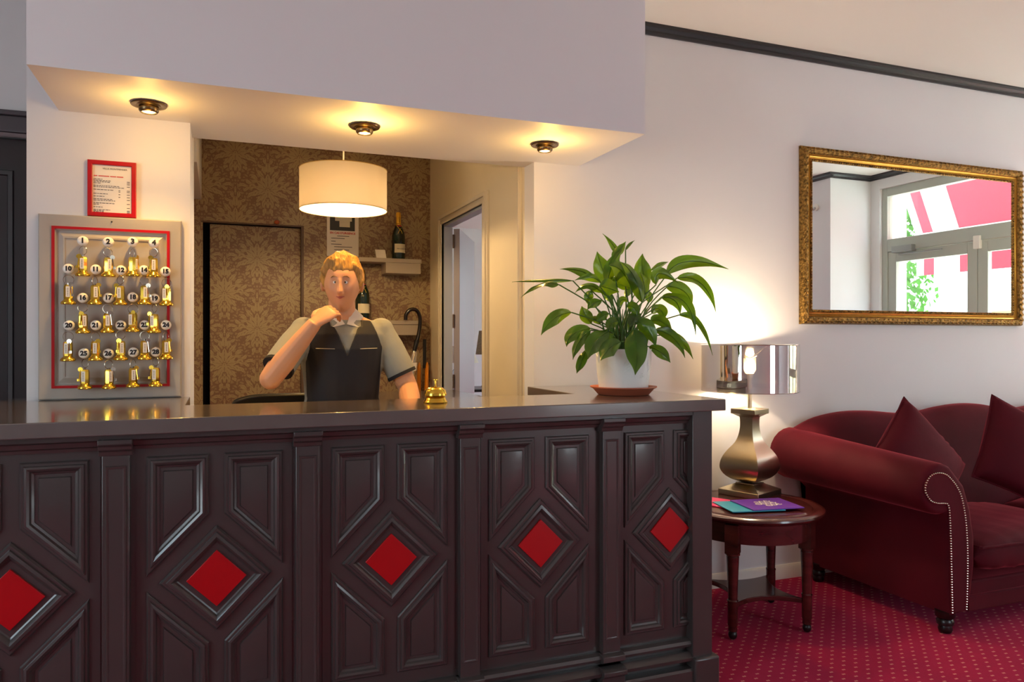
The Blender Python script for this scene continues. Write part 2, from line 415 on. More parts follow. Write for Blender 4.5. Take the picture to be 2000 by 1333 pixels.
# bright strip of casing at the wall end, where the office opening meets the wall
bm = B(); box(bm, 1.372, 1.388, 3.44, 3.475, .9, 2.6); box(bm, 1.366, 1.376, 3.445, 3.455, .9, 2.6)
struct('trim_2', bm, CREAMT, bevel=.002)
# front-left doorway: grey casing and dark doors
dl = bpy.data.objects.new('door_1', None); COL.objects.link(dl); dl.location = (-1.19, 3.6, 0); dl['kind'] = 'structure'
bm = B(); prism(bm, [(-1.74, 0), (-1.66, 0), (-1.66, 2.14), (-.72, 2.14), (-.72, 0), (-.653, 0), (-.653, 2.205), (-1.74, 2.205)], 'y', 3.575, 3.6)
prism(bm, [(-1.76, 2.205), (-.653, 2.205), (-.653, 2.225), (-1.76, 2.225)], 'y', 3.56, 3.6)
obj('door_frame', bm, mat('dark_casing', '4A454B', .35), dd if False else dl, bevel=.003)
for a, b in ((-1.655, -1.195), (-1.19, -.725)):
    lf = obj('door_leaf', bx(a, b, 3.66, 3.70, .01, 2.13), mat('dark_door', '241E21', .35), dl, bevel=.003)
    for z0, z1 in ((.15, .9), (1.0, 2.0)):
        bm = B(); pl = [(a+.07, z0), (b-.07, z0), (b-.07, z1), (a+.07, z1)]
        mould(bm, pl, [(0, 0), (.004, .008), (.02, .006), (.024, 0)], lambda u, v, h: (u, 3.66-h, v), False)
        obj('door_panel', bm, mat('dark_door', '241E21', .35), lf)
# cornices
def cornice(name, a, b, n):
    """a->b along the wall at the ceiling, n = unit vector into the room"""
    a, b, n = Vector((*a, 0)), Vector((*b, 0)), Vector((*n, 0)); bm = B()
    prof = [(0, CZ-.048), (.010, CZ-.048), (.012, CZ-.034), (.022, CZ-.030), (.028, CZ-.016), (.040, CZ-.012), (.040, CZ), (0, CZ)]
    loft(bm, [[(p+n*o+Vector((0, 0, z))) for o, z in prof] for p in (a, b)])
    struct(name, bm, BLACKC, ang=20)
cornice('trim_3', (1.624, 3.29), (5.9, 3.29), (0, -1)); cornice('trim_4', (5.9, 3.29), (5.9, .98), (-1, 0)); cornice('trim_5', (5.9, .98), (5.4, .98), (0, 1))
cornice('trim_6', (5.4, 1.02), (5.4, -2.48), (-1, 0)); cornice('trim_7', (5.4, -2.48), (-3.0, -2.48), (0, 1)); cornice('trim_8', (-3, -2.48), (-3, 3.6), (1, 0)); cornice('trim_9', (-3, 3.6), (-.652, 3.6), (0, -1))
bm = B(); prism(bm, [(3.29, 0), (3.29, .075), (3.283, .075), (3.275, .062), (3.275, 0)], 'x', 1.76, 5.9); struct('baseboard_back', bm, WHITEP)
bm = B(); box(bm, 5.885, 5.9, 3.02, 3.275, 0, .075); struct('baseboard_right', bm, WHITEP)
# glazed entrance in the right wall
en = bpy.data.objects.new('door_4', None); COL.objects.link(en); en.location = (5.92, 2.05, 0); en['kind'] = 'structure'
XE = 5.93
bm = B()
for a, b in ((1.09, 1.15), (2.96, 3.02)): box(bm, XE, XE+.07, a, b, 0, 2.74)
box(bm, XE, XE+.07, 1.15, 2.96, 2.66, 2.74); box(bm, XE, XE+.07, 1.15, 2.96, 2.13, 2.25)
obj('door_frame', bm, FRAMEG, en, bevel=.004)
obj('pane', bx(XE+.03, XE+.036, 1.15, 2.96, 2.25, 2.66), GLASS, en)
for a, b in ((1.15, 2.055), (2.06, 2.96)):
    bm = B(); prism(bm, [(a, .01), (b, .01), (b, 2.125), (a, 2.125)], 'x', XE+.015, XE+.06); bm.free(); bm = B()
    for q in ((a, a+.09, .01, 2.125), (b-.09, b, .01, 2.125)): box(bm, XE+.012, XE+.06, *q)
    for q in ((.01, .2), (2.03, 2.125), (.95, 1.03)): box(bm, XE+.012, XE+.06, a+.09, b-.09, *q)
    lf = obj('door_leaf', bm, FRAMEG, en, bevel=.003)
    obj('pane', bx(XE+.034, XE+.040, a+.09, b-.09, .2, 2.03), GLASS, lf)
bm = B(); box(bm, XE-.05, XE+.012, 1.24, 1.46, 2.11, 2.17); box(bm, XE-.03, XE-.012, 1.30, 1.75, 2.085, 2.10)
obj('door_closer', bm, mat('closer_metal', '9A9F9C', .35, .6), en, bevel=.003)
obj('latch_box', bx(XE-.02, XE+.012, 2.04, 2.10, 2.06, 2.17), WHITEP, en, bevel=.004)
# rear window and left window
for nm, horiz, a, b, z0, z1, c in (('window_1', True, 3.2, 4.4, .6, 2.5, -2.54), ('window_2', False, -.5, 1.3, .75, 2.45, -3.06), ('window_3', False, 6.0, 8.4, .7, 2.5, 5.55)):
    bm = B(); n = 4 if b-a > 3 else 2
    edges = [a+(b-a)*k/n for k in range(n+1)]
    def bb(bm, p, q, r, s, t=.03):
        if horiz: box(bm, p, q, c-t, c+t, r, s)
        else: box(bm, c-t, c+t, p, q, r, s)
    for k, e in enumerate(edges): bb(bm, max(a, e-.03), min(b, e+.03), z0, z1)
    for p, q in zip(edges, edges[1:]):
        for r, s in ((z0, z0+.05), (z1-.05, z1)): bb(bm, p+.03, q-.03, r, s)
    fr = struct(nm, bm, FRAMEG, bevel=.003)
    bm = B(); bb(bm, a+.03, b-.03, z0+.05, z1-.05, .003); obj('pane', bm, GLASS, fr)
# salon beyond the side door
struct('wall_salon_far', bx(1.49, 5.6, 9.4, 9.5, 0, 2.75), WALL)
wall_x('wall_salon_right', 3.41, 9.4, 5.5, 5.6, [(6.0, 8.4, .7, 2.5)], z1=2.75)
wall_x('wall_salon_left', NB+.2, 9.4, 1.39, 1.49, z1=2.75)
# coat hook on the right return wall
hk = thing('coat_hook', 'white double coat hook on the wall seen at the left of the mirror', 'hook', (5.4, .80, 2.58))
obj('back_plate', lathe(B(), [(.001, 5.4), (.035, 5.4), (.035, 5.385), (.001, 5.38)], (0, .80, 2.58), 16, 'x'), WHITEP, hk)
for s in (-1, 1): obj('prong', tube(B(), smoothpts([(5.39, .8, 2.58), (5.35, .8+s*.02, 2.55), (5.31, .8+s*.045, 2.55), (5.29, .8+s*.05, 2.60)]), .008, 8), CHROME, hk)
# outside: pavement, opposite house, ivy, awning
struct('ground_outside', bx(6.1, 22, -8, 12, -.15, -.05), mat('pavement', 'C8C2B4', .9, var=(3, .1)))
hs = thing('house_across_street', 'pale cream house across the street, seen in the mirror through the door', 'house', (15, 1, -.05))
obj('wall', bx(14.5, 16, -8, 9, -.05, 1.9), mat('cream_render', 'B8A878', .9), hs)
obj('upper_wall', bx(14.6, 16, -8, 9, 1.9, 2.6), mat('white_render', 'D0CCC0', .9), hs)
bm = B()
for k in range(6): box(bm, 14.46, 14.5, 4.0+.0*k, 9, .5+k*.2, .56+k*.2)
obj('shutter', bm, mat('shutter_paint', 'D8CBA8', .8), hs)
obj('gutter', bx(14.4, 14.62, -8, 9, 1.86, 1.94), mat('white_render2', '8A8A84', .8), hs)
random.seed(4)
IVY = mixmat('ivy_leaf', ('Diffuse', 'Translucent'), .4, (srgb('3E6A2E'), srgb('5A8A3A')))
struct('wall_garden', bx(6.25, 6.6, .55, .78, -.1, 3.4), mat('garden_render', 'EDEBDD', .9))
bm = B()
for i in range(1600):
    z_ = random.uniform(0, 3.2); p = Vector((8.2+random.uniform(-.25, .2), -.62+random.gauss(0, .20)*(1.25-.25*z_), z_))
    s = random.uniform(.03, .06); a, b_ = random.uniform(0, 6.28), random.uniform(-.8, .8)
    u = Vector((math.cos(a), .3*b_, math.sin(a))).normalized()*s; v = Vector((-math.sin(a), b_, math.cos(a))).normalized()*s*.8
    bm.faces.new([bm.verts.new(q) for q in (p-u, p-v*.7, p+u*1.2, p+v*.7)])
tag(obj('ivy', bm, IVY), 'green ivy column outside the entrance, left of the awning in the mirror', 'ivy')
aw = thing('awning', 'red and white striped awning outside the glass entrance, seen in the mirror', 'awning', (6.1, 2.2, 3.0))
ys = [(.13, .225, 1), (.225, .358, 0), (.358, .675, 1), (.675, 2.3, 0), (2.3, 2.6, 1), (2.6, 3.8, 0)]
for a, b, wh in ys:
    bm = B()
    for th in (0,):
        A = [(6.08, a, 3.25), (6.08, b, 3.25), (7.5, b, 2.5), (7.5, a, 2.5)]
        prism(bm, [(6.08, 4.0), (6.6, 3.93), (7.0, 3.6), (7.3, 2.92), (7.5, 2.48), (7.5, 2.03), (7.51, 2.03), (7.51, 2.49), (7.31, 2.93), (7.01, 3.61), (6.605, 3.94), (6.08, 4.01)], 'y', a, b)
    obj('white_stripe' if wh else 'red_stripe', bm, AWNW if wh else AWNR, aw)
obj('front_bar', tube(B(), [(7.475, .13, 2.49), (7.475, 3.8, 2.49)], .02, 8), FRAMEG, aw)

# ================================================================== RECEPTION COUNTER
ct = thing('reception_counter', 'charcoal painted reception counter with moulded panels and red diamonds', 'reception counter', (.5, 2.6, 0))
TOP0, TOP1 = 1.034, 1.077
bm = B(); prism(bm, [(-1.0, 2.33), (1.759, 2.33), (1.759, 3.285), (1.352, 3.285), (1.352, 2.775), (-.107, 2.775), (-.107, 3.175), (-.655, 3.175), (-.655, 3.32), (-.739, 3.32), (-.739, 2.775), (-1.0, 2.775)], 'z', TOP0, TOP1)
obj('countertop', bm, DARKT, ct, bevel=.003)
YP = 2.405
bm = B(); box(bm, -1.0, 1.70, YP, 2.43, .02, TOP0-.002); box(bm, 1.62, 1.70, 2.43, 3.28, .02, TOP0-.002); box(bm, 1.36, 1.38, 2.76, 3.28, .02, TOP0-.002); box(bm, -.70, -.12, 3.0, 3.03, .02, TOP0-.002)
obj('carcass', bm, DARKP, ct)
obj('inner_shelf', bx(-.99, 1.35, 2.44, 2.94, .905, .93), mat('cream_light_bounce', 'D8CDB4', .35), ct, label='unseen writing shelf, made cream to bounce light up')  # out of view; cream chosen to bounce the downlights onto the soffit
fz = lambda u, v, h: (u, YP-h, v)
MP = [(0, 0), (.0, .005), (.004, .009), (.010, .009), (.012, .014), (.018, .016), (.024, .012), (.028, .005), (.034, .002), (.036, -.002)]
zc = .594; S = .521
for n in range(-1, 5):
    cx = -.008+S*n
    if n == 0: pass
    cx = .513+S*(n-1)
    if cx+.19 > 1.66: rmax = 1.64
    if cx > 1.6: continue
    bay = obj('panel_bay', bx(cx-.215, min(cx+.215, 1.64), YP-.003, YP, .205, .985), DARKP, ct)
    bay_P = lambda u, v, h: (u, YP-.003-h, v)
    L, R, g = cx-.188, cx+.188, .021
    up, lo = .962, .226
    quads = []
    # diagonals run at 45 degrees parallel to the diamond
    quads.append([(L, zc+.022), (cx-g, zc+.189), (cx-g, up), (L, up)])
    quads.append([(R, zc+.022), (R, up), (cx+g, up), (cx+g, zc+.189)])
    quads.append([(L, zc-.022), (L, lo), (cx-g, lo), (cx-g, zc-.189)])
    quads.append([(R, zc-.022), (cx+g, zc-.189), (cx+g, lo), (R, lo)])
    for q in quads:
        if abs(q[0][0]-q[1][0]) < .02 and abs(q[0][0]-1.638) < .02: pass
        if cx+.188 > 1.64 and q[0][0] > cx:
            # cut by the end post
            s_ = 1 if q[1][1] > zc or q[2][1] > zc else -1
            e = 1.70; off = .022+(R-e)
            q = [(e, zc+s_*off), (e, up if s_ > 0 else lo), (cx+g, up if s_ > 0 else lo), (cx+g, zc+s_*.189)]
        area = sum(q[i][0]*q[(i+1) % 4][1]-q[(i+1) % 4][0]*q[i][1] for i in range(4))
        if area < 0: q = q[::-1]
        bm = B()
        mould(bm, q, MP+[(.042, -.002), (.046, .004), (.052, .005)] if q[0][0] < 1.6 or True else MP, bay_P, True)
        obj('moulded_panel', bm, DARKP, bay, ang=25)
    h = .155
    dia = [(cx, zc-h), (cx+h, zc), (cx, zc+h), (cx-h, zc)]
    if False:
        e = 1.638; k = e-cx
        dia = [(cx, zc-h), (e, zc-(h-k)), (e, zc+(h-k)), (cx, zc+h), (cx-h, zc)]
    bm = B(); mould(bm, dia, [(0, 0), (0, .006), (.005, .012), (.012, .012), (.014, .018), (.022, .020), (.028, .015), (.032, .007), (.036, .005)], bay_P, True)
    obj('diamond_moulding', bm, DARKP, bay, ang=25)
    h = .083; r_ = min(cx+h, 1.637)
    bm = B(); prism(bm, [(cx, zc-h), (cx+h, zc), (cx, zc+h), (cx-h, zc)], 'y', YP-.016, YP-.003)
    obj('red_diamond', bm, REDP, bay, bevel=.001, label='glossy red painted diamond')
for px in (-.793, -.272, .251, .774, 1.303):
    w2 = .035
    bm = B(); box(bm, px-w2, px+w2, YP-.03, YP, .165, .98)
    pl = obj('pilaster', bm, DARKP, ct, bevel=.002)
    q = [(px-.021, .235), (px+.021, .235), (px+.021, .938), (px-.021, .938)]
    bm = B(); mould(bm, inset(q, -.006), [(0, 0), (.002, .0025), (.006, .002), (.009, -.0)], lambda u, v, h: (u, YP-.0302-h, v), False)
    obj('fillet', bm, DARKP, pl)
    bm = B(); prof = [(YP, .972), (YP-.032, .972), (YP-.036, .985), (YP-.044, .990), (YP-.046, 1.000), (YP-.054, 1.006), (YP-.054, 1.020), (YP, 1.020)]
    prism(bm, prof, 'x', px-.043, px+.043); obj('capital', bm, DARKP, pl, bevel=.002)
    bm = B()
    prof = [(YP, .15), (YP-.036, .15), (YP-.052, .158), (YP-.050, .176), (YP-.036, .182), (YP, .182)]
    prism(bm, prof, 'x', px-.044, px+.044)
    prism(bm, [(YP, 0), (YP-.044, 0), (YP-.044, .10), (YP-.062, .112), (YP-.062, .126), (YP-.046, .134), (YP, .134)], 'x', px-.046, px+.046)
    obj('pilaster_base', bm, DARKP, pl, bevel=.002)
bm = B()
prism(bm, [(YP, .986), (YP-.012, .986), (YP-.014, .995), (YP-.024, 1.0), (YP-.028, 1.012), (YP-.040, 1.018), (YP-.040, 1.033), (YP, 1.033)], 'x', -1.0, 1.64)
obj('frieze_moulding', bm, DARKP, ct, ang=20)
bm = B()
prism(bm, [(YP, .150), (YP-.014, .150), (YP-.030, .156), (YP-.034, .166), (YP-.028, .176), (YP-.012, .182), (YP, .182)], 'x', -1.0, 1.64)
prism(bm, [(YP, .098), (YP-.022, .098), (YP-.040, .106), (YP-.042, .118), (YP-.030, .126), (YP-.020, .134), (YP, .134)], 'x', -1.0, 1.64)
prism(bm, [(YP, 0), (YP-.046, 0), (YP-.046, .070), (YP-.040, .078), (YP, .078)], 'x', -1.0, 1.64)
obj('plinth', bm, DARKP, ct, ang=20)
bm = B(); box(bm, 1.636, 1.722, YP-.042, YP+.03, .11, 1.034); box(bm, 1.70, 1.722, YP+.03, 3.285, .11, 1.034)
obj('end_post', bm, DARKP, ct, bevel=.003)
bm = B(); box(bm, 1.636, 1.742, YP-.062, YP+.03, 0, .118); box(bm, 1.70, 1.742, YP+.03, 3.275, 0, .118)
obj('end_plinth', bm, DARKP, ct, bevel=.008, seg=3)
# desk behind the counter
dk = thing('office_desk', 'dark grey office desk behind the reception counter by the side door', 'desk', (1.1, 3.9, 0))
obj('desktop', bx(.78, 1.36, 3.45, 4.5, .965, .985), DARKT, dk, bevel=.002)
for x, y in ((.80, 3.47), (1.34, 3.47), (.80, 4.48), (1.34, 4.48)): obj('leg', bx(x-.02, x+.02, y-.02, y+.02, 0, .965), DARKP, dk)
# ================================================================== KEY BOARD AND KEYS
YB = 3.18
kb = thing('key_board', 'grey wooden panel with red line and numbered white knobs, standing on the counter', 'key board', (-.375, 3.17, TOP1))
GREYB = mat('silvery_grey_paint', 'ABA59C', .35, bump=(50, .15, .002, (1, 1, .15)), var=(8, .06))
A0, A1, Z0, Z1 = -.612, -.137, 1.079, 1.755
q = [(A0, Z0), (A1, Z0), (A1, Z1), (A0, Z1)]
bm = B(); mould(bm, q, [(0, 0), (0, .018), (.004, .022), (.018, .022), (.040, .014), (.044, .014), (.052, .014), (.056, .006), (.060, .006), (.078, .016), (.084, .016), (.084, .013), (.090, .013)], lambda u, v, h: (u, YB-.001-h, v), True)
obj('panel_frame', bm, GREYB, kb, ang=20)
bm = B(); mould(bm, q, [(.0415, .013), (.0415, .0185), (.051, .0185), (.051, .013)], lambda u, v, h: (u, YB-.001-h, v), False)
obj('red_beading', bm, REDP, kb, ang=20, label='thin red painted line')
obj('nail', ball(B(), (-.375, YB-.023, 1.738), .003, 6), INK, kb)
grid = [(1, -.467, 1.6595), (2, -.384, 1.6595), (3, -.303, 1.664), (4, -.231, 1.663),
 (10, -.513, 1.556), (11, -.425, 1.5565), (12, -.342, 1.556), (14, -.265, 1.559), (15, -.192, 1.556),
 (16, -.467, 1.451), (17, -.384, 1.453), (18, -.303, 1.457), (19, -.229, 1.453),
 (20, -.511, 1.350), (21, -.425, 1.351), (22, -.343, 1.352), (23, -.263, 1.353), (24, -.190, 1.354),
 (25, -.463, 1.248), (26, -.384, 1.247), (27, -.301, 1.251), (28, -.225, 1.252)]
KN = mat('ivory_knob', 'F0ECE2', .2)
SILV = mat('key_nickel', 'B8B2A2', .2, 1)
random.seed(11)
def make_key(i):
    r = thing('room_key', 'x', 'key', (0, 0, 0), 'room keys on the board')
    # hexagonal brass fob with a flared round foot
    bm = B(); lathe(bm, [(.001, -.036), (.013, -.037), (.0155, -.045), (.0155, -.083), (.0145, -.089)], (0, 0, 0), 8, rot=PI/8)
    lathe(bm, [(.0145, -.088), (.017, -.093), (.0235, -.0985), (.0250, -.102), (.0250, -.105), (.023, -.108), (.001, -.108)], (0, 0, 0), 24)
    obj('fob', bm, BRASS, r, ang=30)
    bm = B(); box(bm, -.0065, .0065, -.0156, -.0142, -.081, -.043); lb = obj('name_strip', bm, PAPER, r, label='small white name strip')
    bm = B(); 
    for k in range(5): box(bm, -.002, .002, -.0160, -.0155, -.076+k*.006, -.0725+k*.006)
    obj('small_print', bm, mat('grey_ink', '8A8680', .6), lb)
    return r
def ring(c, rad, th, tilt, seg=20):
    bm = B(); pts = [(c[0]+rad*math.cos(a)*math.cos(tilt), c[1]+rad*math.cos(a)*math.sin(tilt), c[2]+rad*math.sin(a)) for a in (2*PI*k/seg for k in range(seg+1))]
    return tube(bm, pts, th, 6)
protos = []
for v in range(3):
    r = make_key(v); t_ = (-.5, .3, .9)[v]
    obj('key_ring', ring((0, .002, -.014-.004*v), .016+.001*v, .0011, t_), SILV, r)
    bm = B(); tube(bm, [(0, 0, -.030), (0, 0, -.039)], .0035, 8); obj('chain_link', bm, SILV, r)
    # key: bow, shank, bit
    s = (-1, 1, 1)[v]; bm = B(); x0 = s*.010
    lathe(bm, [(.001, -.002), (.0085, -.002), (.0085, 0), (.001, 0)], (x0, -.012, -.036), 14, 'y')
    tube(bm, [(x0, -.013, -.040), (x0+s*.004, -.016, -.078)], .0022, 6)
    box(bm, x0+s*.001, x0+s*.010, -.017, -.015, -.079, -.070)
    obj('key_blade', bm, (BRASS, SILV, BRASS)[v], r)
    protos.append(r)
used = [False]*3
for idx, (num, X, Z) in enumerate(grid):
    bm = B(); lathe(bm, [(.001, YB-.013), (.007, YB-.013), (.006, YB-.022), (.012, YB-.026), (.0175, YB-.033), (.0190, YB-.041), (.0170, YB-.049), (.011, YB-.053), (.001, YB-.0535)], (X, 0, Z), 24, 'y')
    kn = obj('number_knob', bm, KN, kb, ang=60)
    text('numeral', str(num), .0225 if num > 9 else .026, (X+.001, YB-.0538, Z), INK, kn, bold=.0013, rot=(PI/2, 0, 0))
    hook = (X, YB-.030, Z-.010); v = idx % 3; rz = random.uniform(-.5, .5) if num != 3 else 1.2
    key = protos[v] if not used[v] else dup(protos[v], (0, 0, 0)); used[v] = True
    key.location = (X+random.uniform(-.002, .004), YB-.050, Z-.022); key.rotation_euler = (0, 0, rz)
    key['label'] = 'brass room key fob hanging on the board knob numbered %d' % num
# price list in a red frame
pf = thing('framed_price_list', 'white printed price list in a narrow red frame above the key board', 'picture frame', (-.375, 3.17, 1.757))
q = [(-.456, 1.757), (-.294, 1.757), (-.294, 1.966), (-.456, 1.966)]
P_ = lambda u, v, h: (u, 3.18-h, v)
obj('frame', mould(B(), q, [(0, 0), (0, .016), (.002, .018), (.014, .018), (.016, .016), (.016, .006)], P_, False), REDP, pf, ang=20)
obj('sheet', bx(-.441, -.309, 3.172, 3.175, 1.772, 1.951), PAPER, pf)
sh = pf.children[-1] if pf.children[-1].name.startswith('sheet') else [c for c in pf.children if c.name.startswith('sheet')][0]
text('heading', 'VILLA MONTPENSIER', .0088, (-.366, 3.1716, 1.937), INK, sh)
bm = B(); 
for k, (z, a, b) in enumerate([(1.909, -.436, -.424), (1.909, -.421, -.385), (1.909, -.382, -.362), (1.909, -.360, -.338)]): box(bm, a, b, 3.1712, 3.1722, z-.0016, z+.0016)
obj('red_line_of_print', bm, REDINK, sh)
random.seed(2); bm = B()
for z, L_, rn in [(1.897, .03, 0), (1.892, .055, 1), (1.887, .053, 1), (1.882, .022, 1), (1.873, .085, 1), (1.868, .10, 0), (1.858, .066, 2), (1.853, 0, 2), (1.843, .045, 2), (1.833, .034, 2), (1.823, .062, 1), (1.818, .070, 0), (1.808, .071, 1), (1.803, .016, 0), (1.793, .028, 1), (1.783, .053, 1), (1.779, .035, 1), (1.775, .032, 1)]:
    x = -.437
    while x < -.437+L_: 
        w_ = random.uniform(.004, .011); box(bm, x, min(x+w_, -.437+L_+.002), 3.1714, 3.1722, z-.0011, z+.0011); x += w_+.002
    if rn: box(bm, -.326, -.316, 3.1714, 3.1722, z-.0011, z+.0011)
    if rn == 2: box(bm, -.354, -.348, 3.1714, 3.1722, z-.0011, z+.0011)
obj('small_print', bm, mat('print_grey', '4A4644', .6), sh)

# ================================================================== DOWNLIGHTS
WARM = (1, .55, .13)
for x, lab in ((-.235, 'left'), (.53, 'middle'), (1.302, 'right')):
    y = 2.967
    d = thing('ceiling_downlight', 'dark bronze swivel downlight in the soffit, %s of the three, lamp lit' % lab, 'downlight', (x, y, 2.14), 'downlights in the soffit')
    bm = B(); lathe(bm, [(.026, 2.139), (.045, 2.1395), (.058, 2.136), (.060, 2.134), (.058, 2.1305), (.046, 2.129), (.040, 2.132), (.034, 2.128), (.026, 2.128)], (x, y, 0), 36, cap=False)
    obj('trim_ring', bm, mat('bronze', '6E5C42', .3, 1), d, ang=40)
    bm = B(); lathe(bm, [(.030, 2.134), (.034, 2.124), (.033, 2.112), (.028, 2.106), (.025, 2.106), (.023, 2.112), (.023, 2.134)], (x, y, 0), 28, cap=False)
    obj('swivel_eye', bm, mat('bronze', '6E5C42', .3, 1), d, ang=40)
    obj('lamp_lens', lathe(B(), [(.001, 2.108), (.018, 2.109), (.0225, 2.112), (.0225, 2.116), (.001, 2.116)], (x, y, 0), 24), mat('lamp_glow', 'FFD890', .4, emit=((1, .74, .34, 1), 14)), d)
    light('downlight_beam', 'SPOT', (x, y, 2.103), 19, WARM, rot=(math.radians(-14), 0, 0), spot_size=math.radians(118), spot_blend=1.0, shadow_soft_size=.02)
    light('soffit_fill', 'POINT', (x, y-.05, 2.03), 1.0 if x < 0 else (2.1 if x < 1 else 1.5), WARM, shadow_soft_size=.03)  # added fill point below each downlight, brightens the soffit; no lamp hangs there

# ================================================================== PENDANT
pc = (.605, 4.0)
pd = thing('pendant_lamp', 'silky cream drum pendant lamp hanging behind the counter', 'pendant lamp', (pc[0], pc[1], 2.0))
bm = B(); lathe(bm, [(.222, 1.975), (.224, 1.974), (.224, 2.186), (.222, 2.187), (.2215, 2.187), (.2215, 1.975)], (*pc, 0), 72, cap=False)
obj('drum_shade', bm, SHADE, pd, ang=30)
bm = B(); 
for z in (1.975, 2.186): tube(bm, [(pc[0]+.2245*math.cos(a), pc[1]+.2245*math.sin(a), z) for a in (2*PI*k/60 for k in range(61))], .002, 6, cap=False)
obj('rim', bm, mat('gold_rim', 'C8A860', .3, .7), pd)
bm = B()
for a in (0, 2.1, 4.2): tube(bm, [(pc[0], pc[1], 2.15), (pc[0]+.222*math.cos(a), pc[1]+.222*math.sin(a), 2.185)], .002, 6)
obj('spider', bm, CHROME, pd)
obj('socket', lathe(B(), [(.02, 2.10), (.022, 2.155), (.006, 2.165)], (*pc, 0), 16), WHITEP, pd)
obj('bulb', ball(B(), (*pc, 2.065), .035, 12), mat('bulb_glow', 'FFE0A0', .4, emit=((1, .78, .42, 1), 30)), pd)
obj('cord', tube(B(), [(*pc, 2.16), (*pc, 2.62)], .0045, 8), WHITEP, pd)
light('pendant_light', 'POINT', (pc[0], pc[1], 2.02), 14, (1, .68, .34), shadow_soft_size=.035)

# ================================================================== NICHE CONTENTS (wallpaper wall)
WY = NB
po = thing('emergency_poster', 'white emergency notice with a dark photo of a white building, on the wallpaper', 'poster', (.778, WY, 1.86))
obj('sheet', bx(.672, .884, WY-.006, WY-.001, 1.862, 2.20), PAPER, po)
s_ = po.children[0]
obj('photo', bx(.692, .858, WY-.008, WY-.006, 2.035, 2.17), mat('photo_dark', '24282E', .4), s_)
bm = B()
box(bm, .726, .838, WY-.0095, WY-.008, 2.10, 2.125); box(bm, .755, .825, WY-.0095, WY-.008, 2.06, 2.10)
for k in range(6): box(bm, .730+k*.019, .739+k*.019, WY-.0095, WY-.008, 2.125, 2.135)
obj('building_print', bm, mat('building_print', 'D8D2BC', .6), s_)
text('title', "EN CAS D'URGENCE", .0185, (.777, WY-.007, 2.018), REDINK, s_, bold=.0006)
bm = B()
for z, a, b in ((1.998, .74, .82), (1.982, .70, .79), (1.962, .70, .73), (1.942, .70, .77), (1.925, .72, .84), (1.905, .72, .82)): box(bm, a, b, WY-.007, WY-.006, z-.002, z+.002)
obj('small_print', bm, mat('print_grey', '4A4644', .6), s_)
SHM = mat('beige_shelf_paint', 'A89A86', .45)
def shelf(name, x0, x1, z, lab, xb0):
    t = thing(name, lab, 'shelf', ((x0+x1)/2, WY, z), 'wall shelves on the wallpaper')
    obj('board', bx(x0, x1, WY-.16, WY-.001, z-.028, z), SHM, t, bevel=.002)
    dr = obj('drawer', bx(xb0, x1-.004, WY-.155, WY-.003, z-.10, z-.028), SHM, t, bevel=.002)
    return t
# shelves stand 16 cm out from the wall, so their fronts are at WY-.16
shelf('wall_shelf', .86, 1.285, 1.845, 'upper beige wall shelf with a drawer, holding a champagne bottle and card', 1.04)
shelf('wall_shelf', .80, 1.285, 1.427, 'lower beige wall shelf beside the side wall, with the umbrella hooked on it', .82)
GREENG = mat('green_bottle_glass', '0C2415', .08, spec=.7)
def bottle(x, y, z, lab, gold, lettering, s=1.0):
    t = thing('champagne_bottle', lab, 'bottle', (x, y, z), 'champagne bottles')
    H_ = lambda p: [(r*s, z+h*s) for r, h in p]
    obj('glass', lathe(B(), H_([(.001, 0), (.042, .001), (.044, .006), (.044, .16), (.040, .185), (.028, .215), (.018, .240), (.0155, .26), (.0155, .262)]), (x, y, 0), 28), GREENG, t, ang=50)
    obj('foil', lathe(B(), H_([(.0225, .226), (.0175, .243), (.0165, .262), (.0155, .290), (.0175, .292), (.0175, .302), (.016, .306), (.0165, .318), (.012, .325), (.001, .326)]), (x, y, 0), 24), gold, t, ang=50)
    bm = B(); n = 12; R_ = .0445*s
    rr = [[(x+R_*math.sin(a), y-R_*math.cos(a), z+h*s) for a in [(-1.1+2.2*k/n+.25) for k in range(n+1)]] for h in (.045, .105)]
    loft(bm, rr, closed=False)
    lb = obj('label', bm, mat('cream_label', 'E8DCB8', .5), t)
    if lettering:
        text('lettering', 'MOET & CHANDON', .0078, (x+.012, y-.0455, z+.07), INK, lb, rot=(PI/2, 0, .25))
        for k, ch in enumerate('MOET'): pass
        text('neck_lettering', 'MOET', .013, (x+.003, y-.0172, z+.272), mat('dark_brown_ink', '3A2410', .5), t, rot=(PI/2, -PI/2, .0))
    bm = B(); loft(bm, [[(x+.0232*s*math.sin(a), y-.0235*s*math.cos(a), z+h*s) for a in [-.9+1.8*k/8 for k in range(9)]] for h in (.215, .232)], closed=False)
    obj('seal', bm, REDINK, t)
    bm = B(); tube(bm, [(x-.019*s, y-.022*s, z+.232*s), (x+.010*s, y-.037*s, z+.195*s), (x+.018*s, y-.038*s, z+.175*s)], .0022, 6); tube(bm, [(x+.012*s, y-.030*s, z+.215*s), (x, y-.036*s, z+.20*s), (x-.012*s, y-.04*s, z+.175*s)], .0016, 6)
    obj('ribbon', bm, mat('gold_ribbon', 'D8B24A', .3, .8), t)
YG = mat('yellow_foil', 'E8B226', .35, .3)
bottle(1.143, WY-.08, 1.845, 'green champagne bottle with yellow foil standing on the upper shelf', YG, True, 1.0)
bottle(.895, WY-.09, 1.427, 'dark champagne bottle with gold foil on the lower shelf behind the receptionist', mat('gold_foil', 'D8A848', .3, .8), False, 1.05)
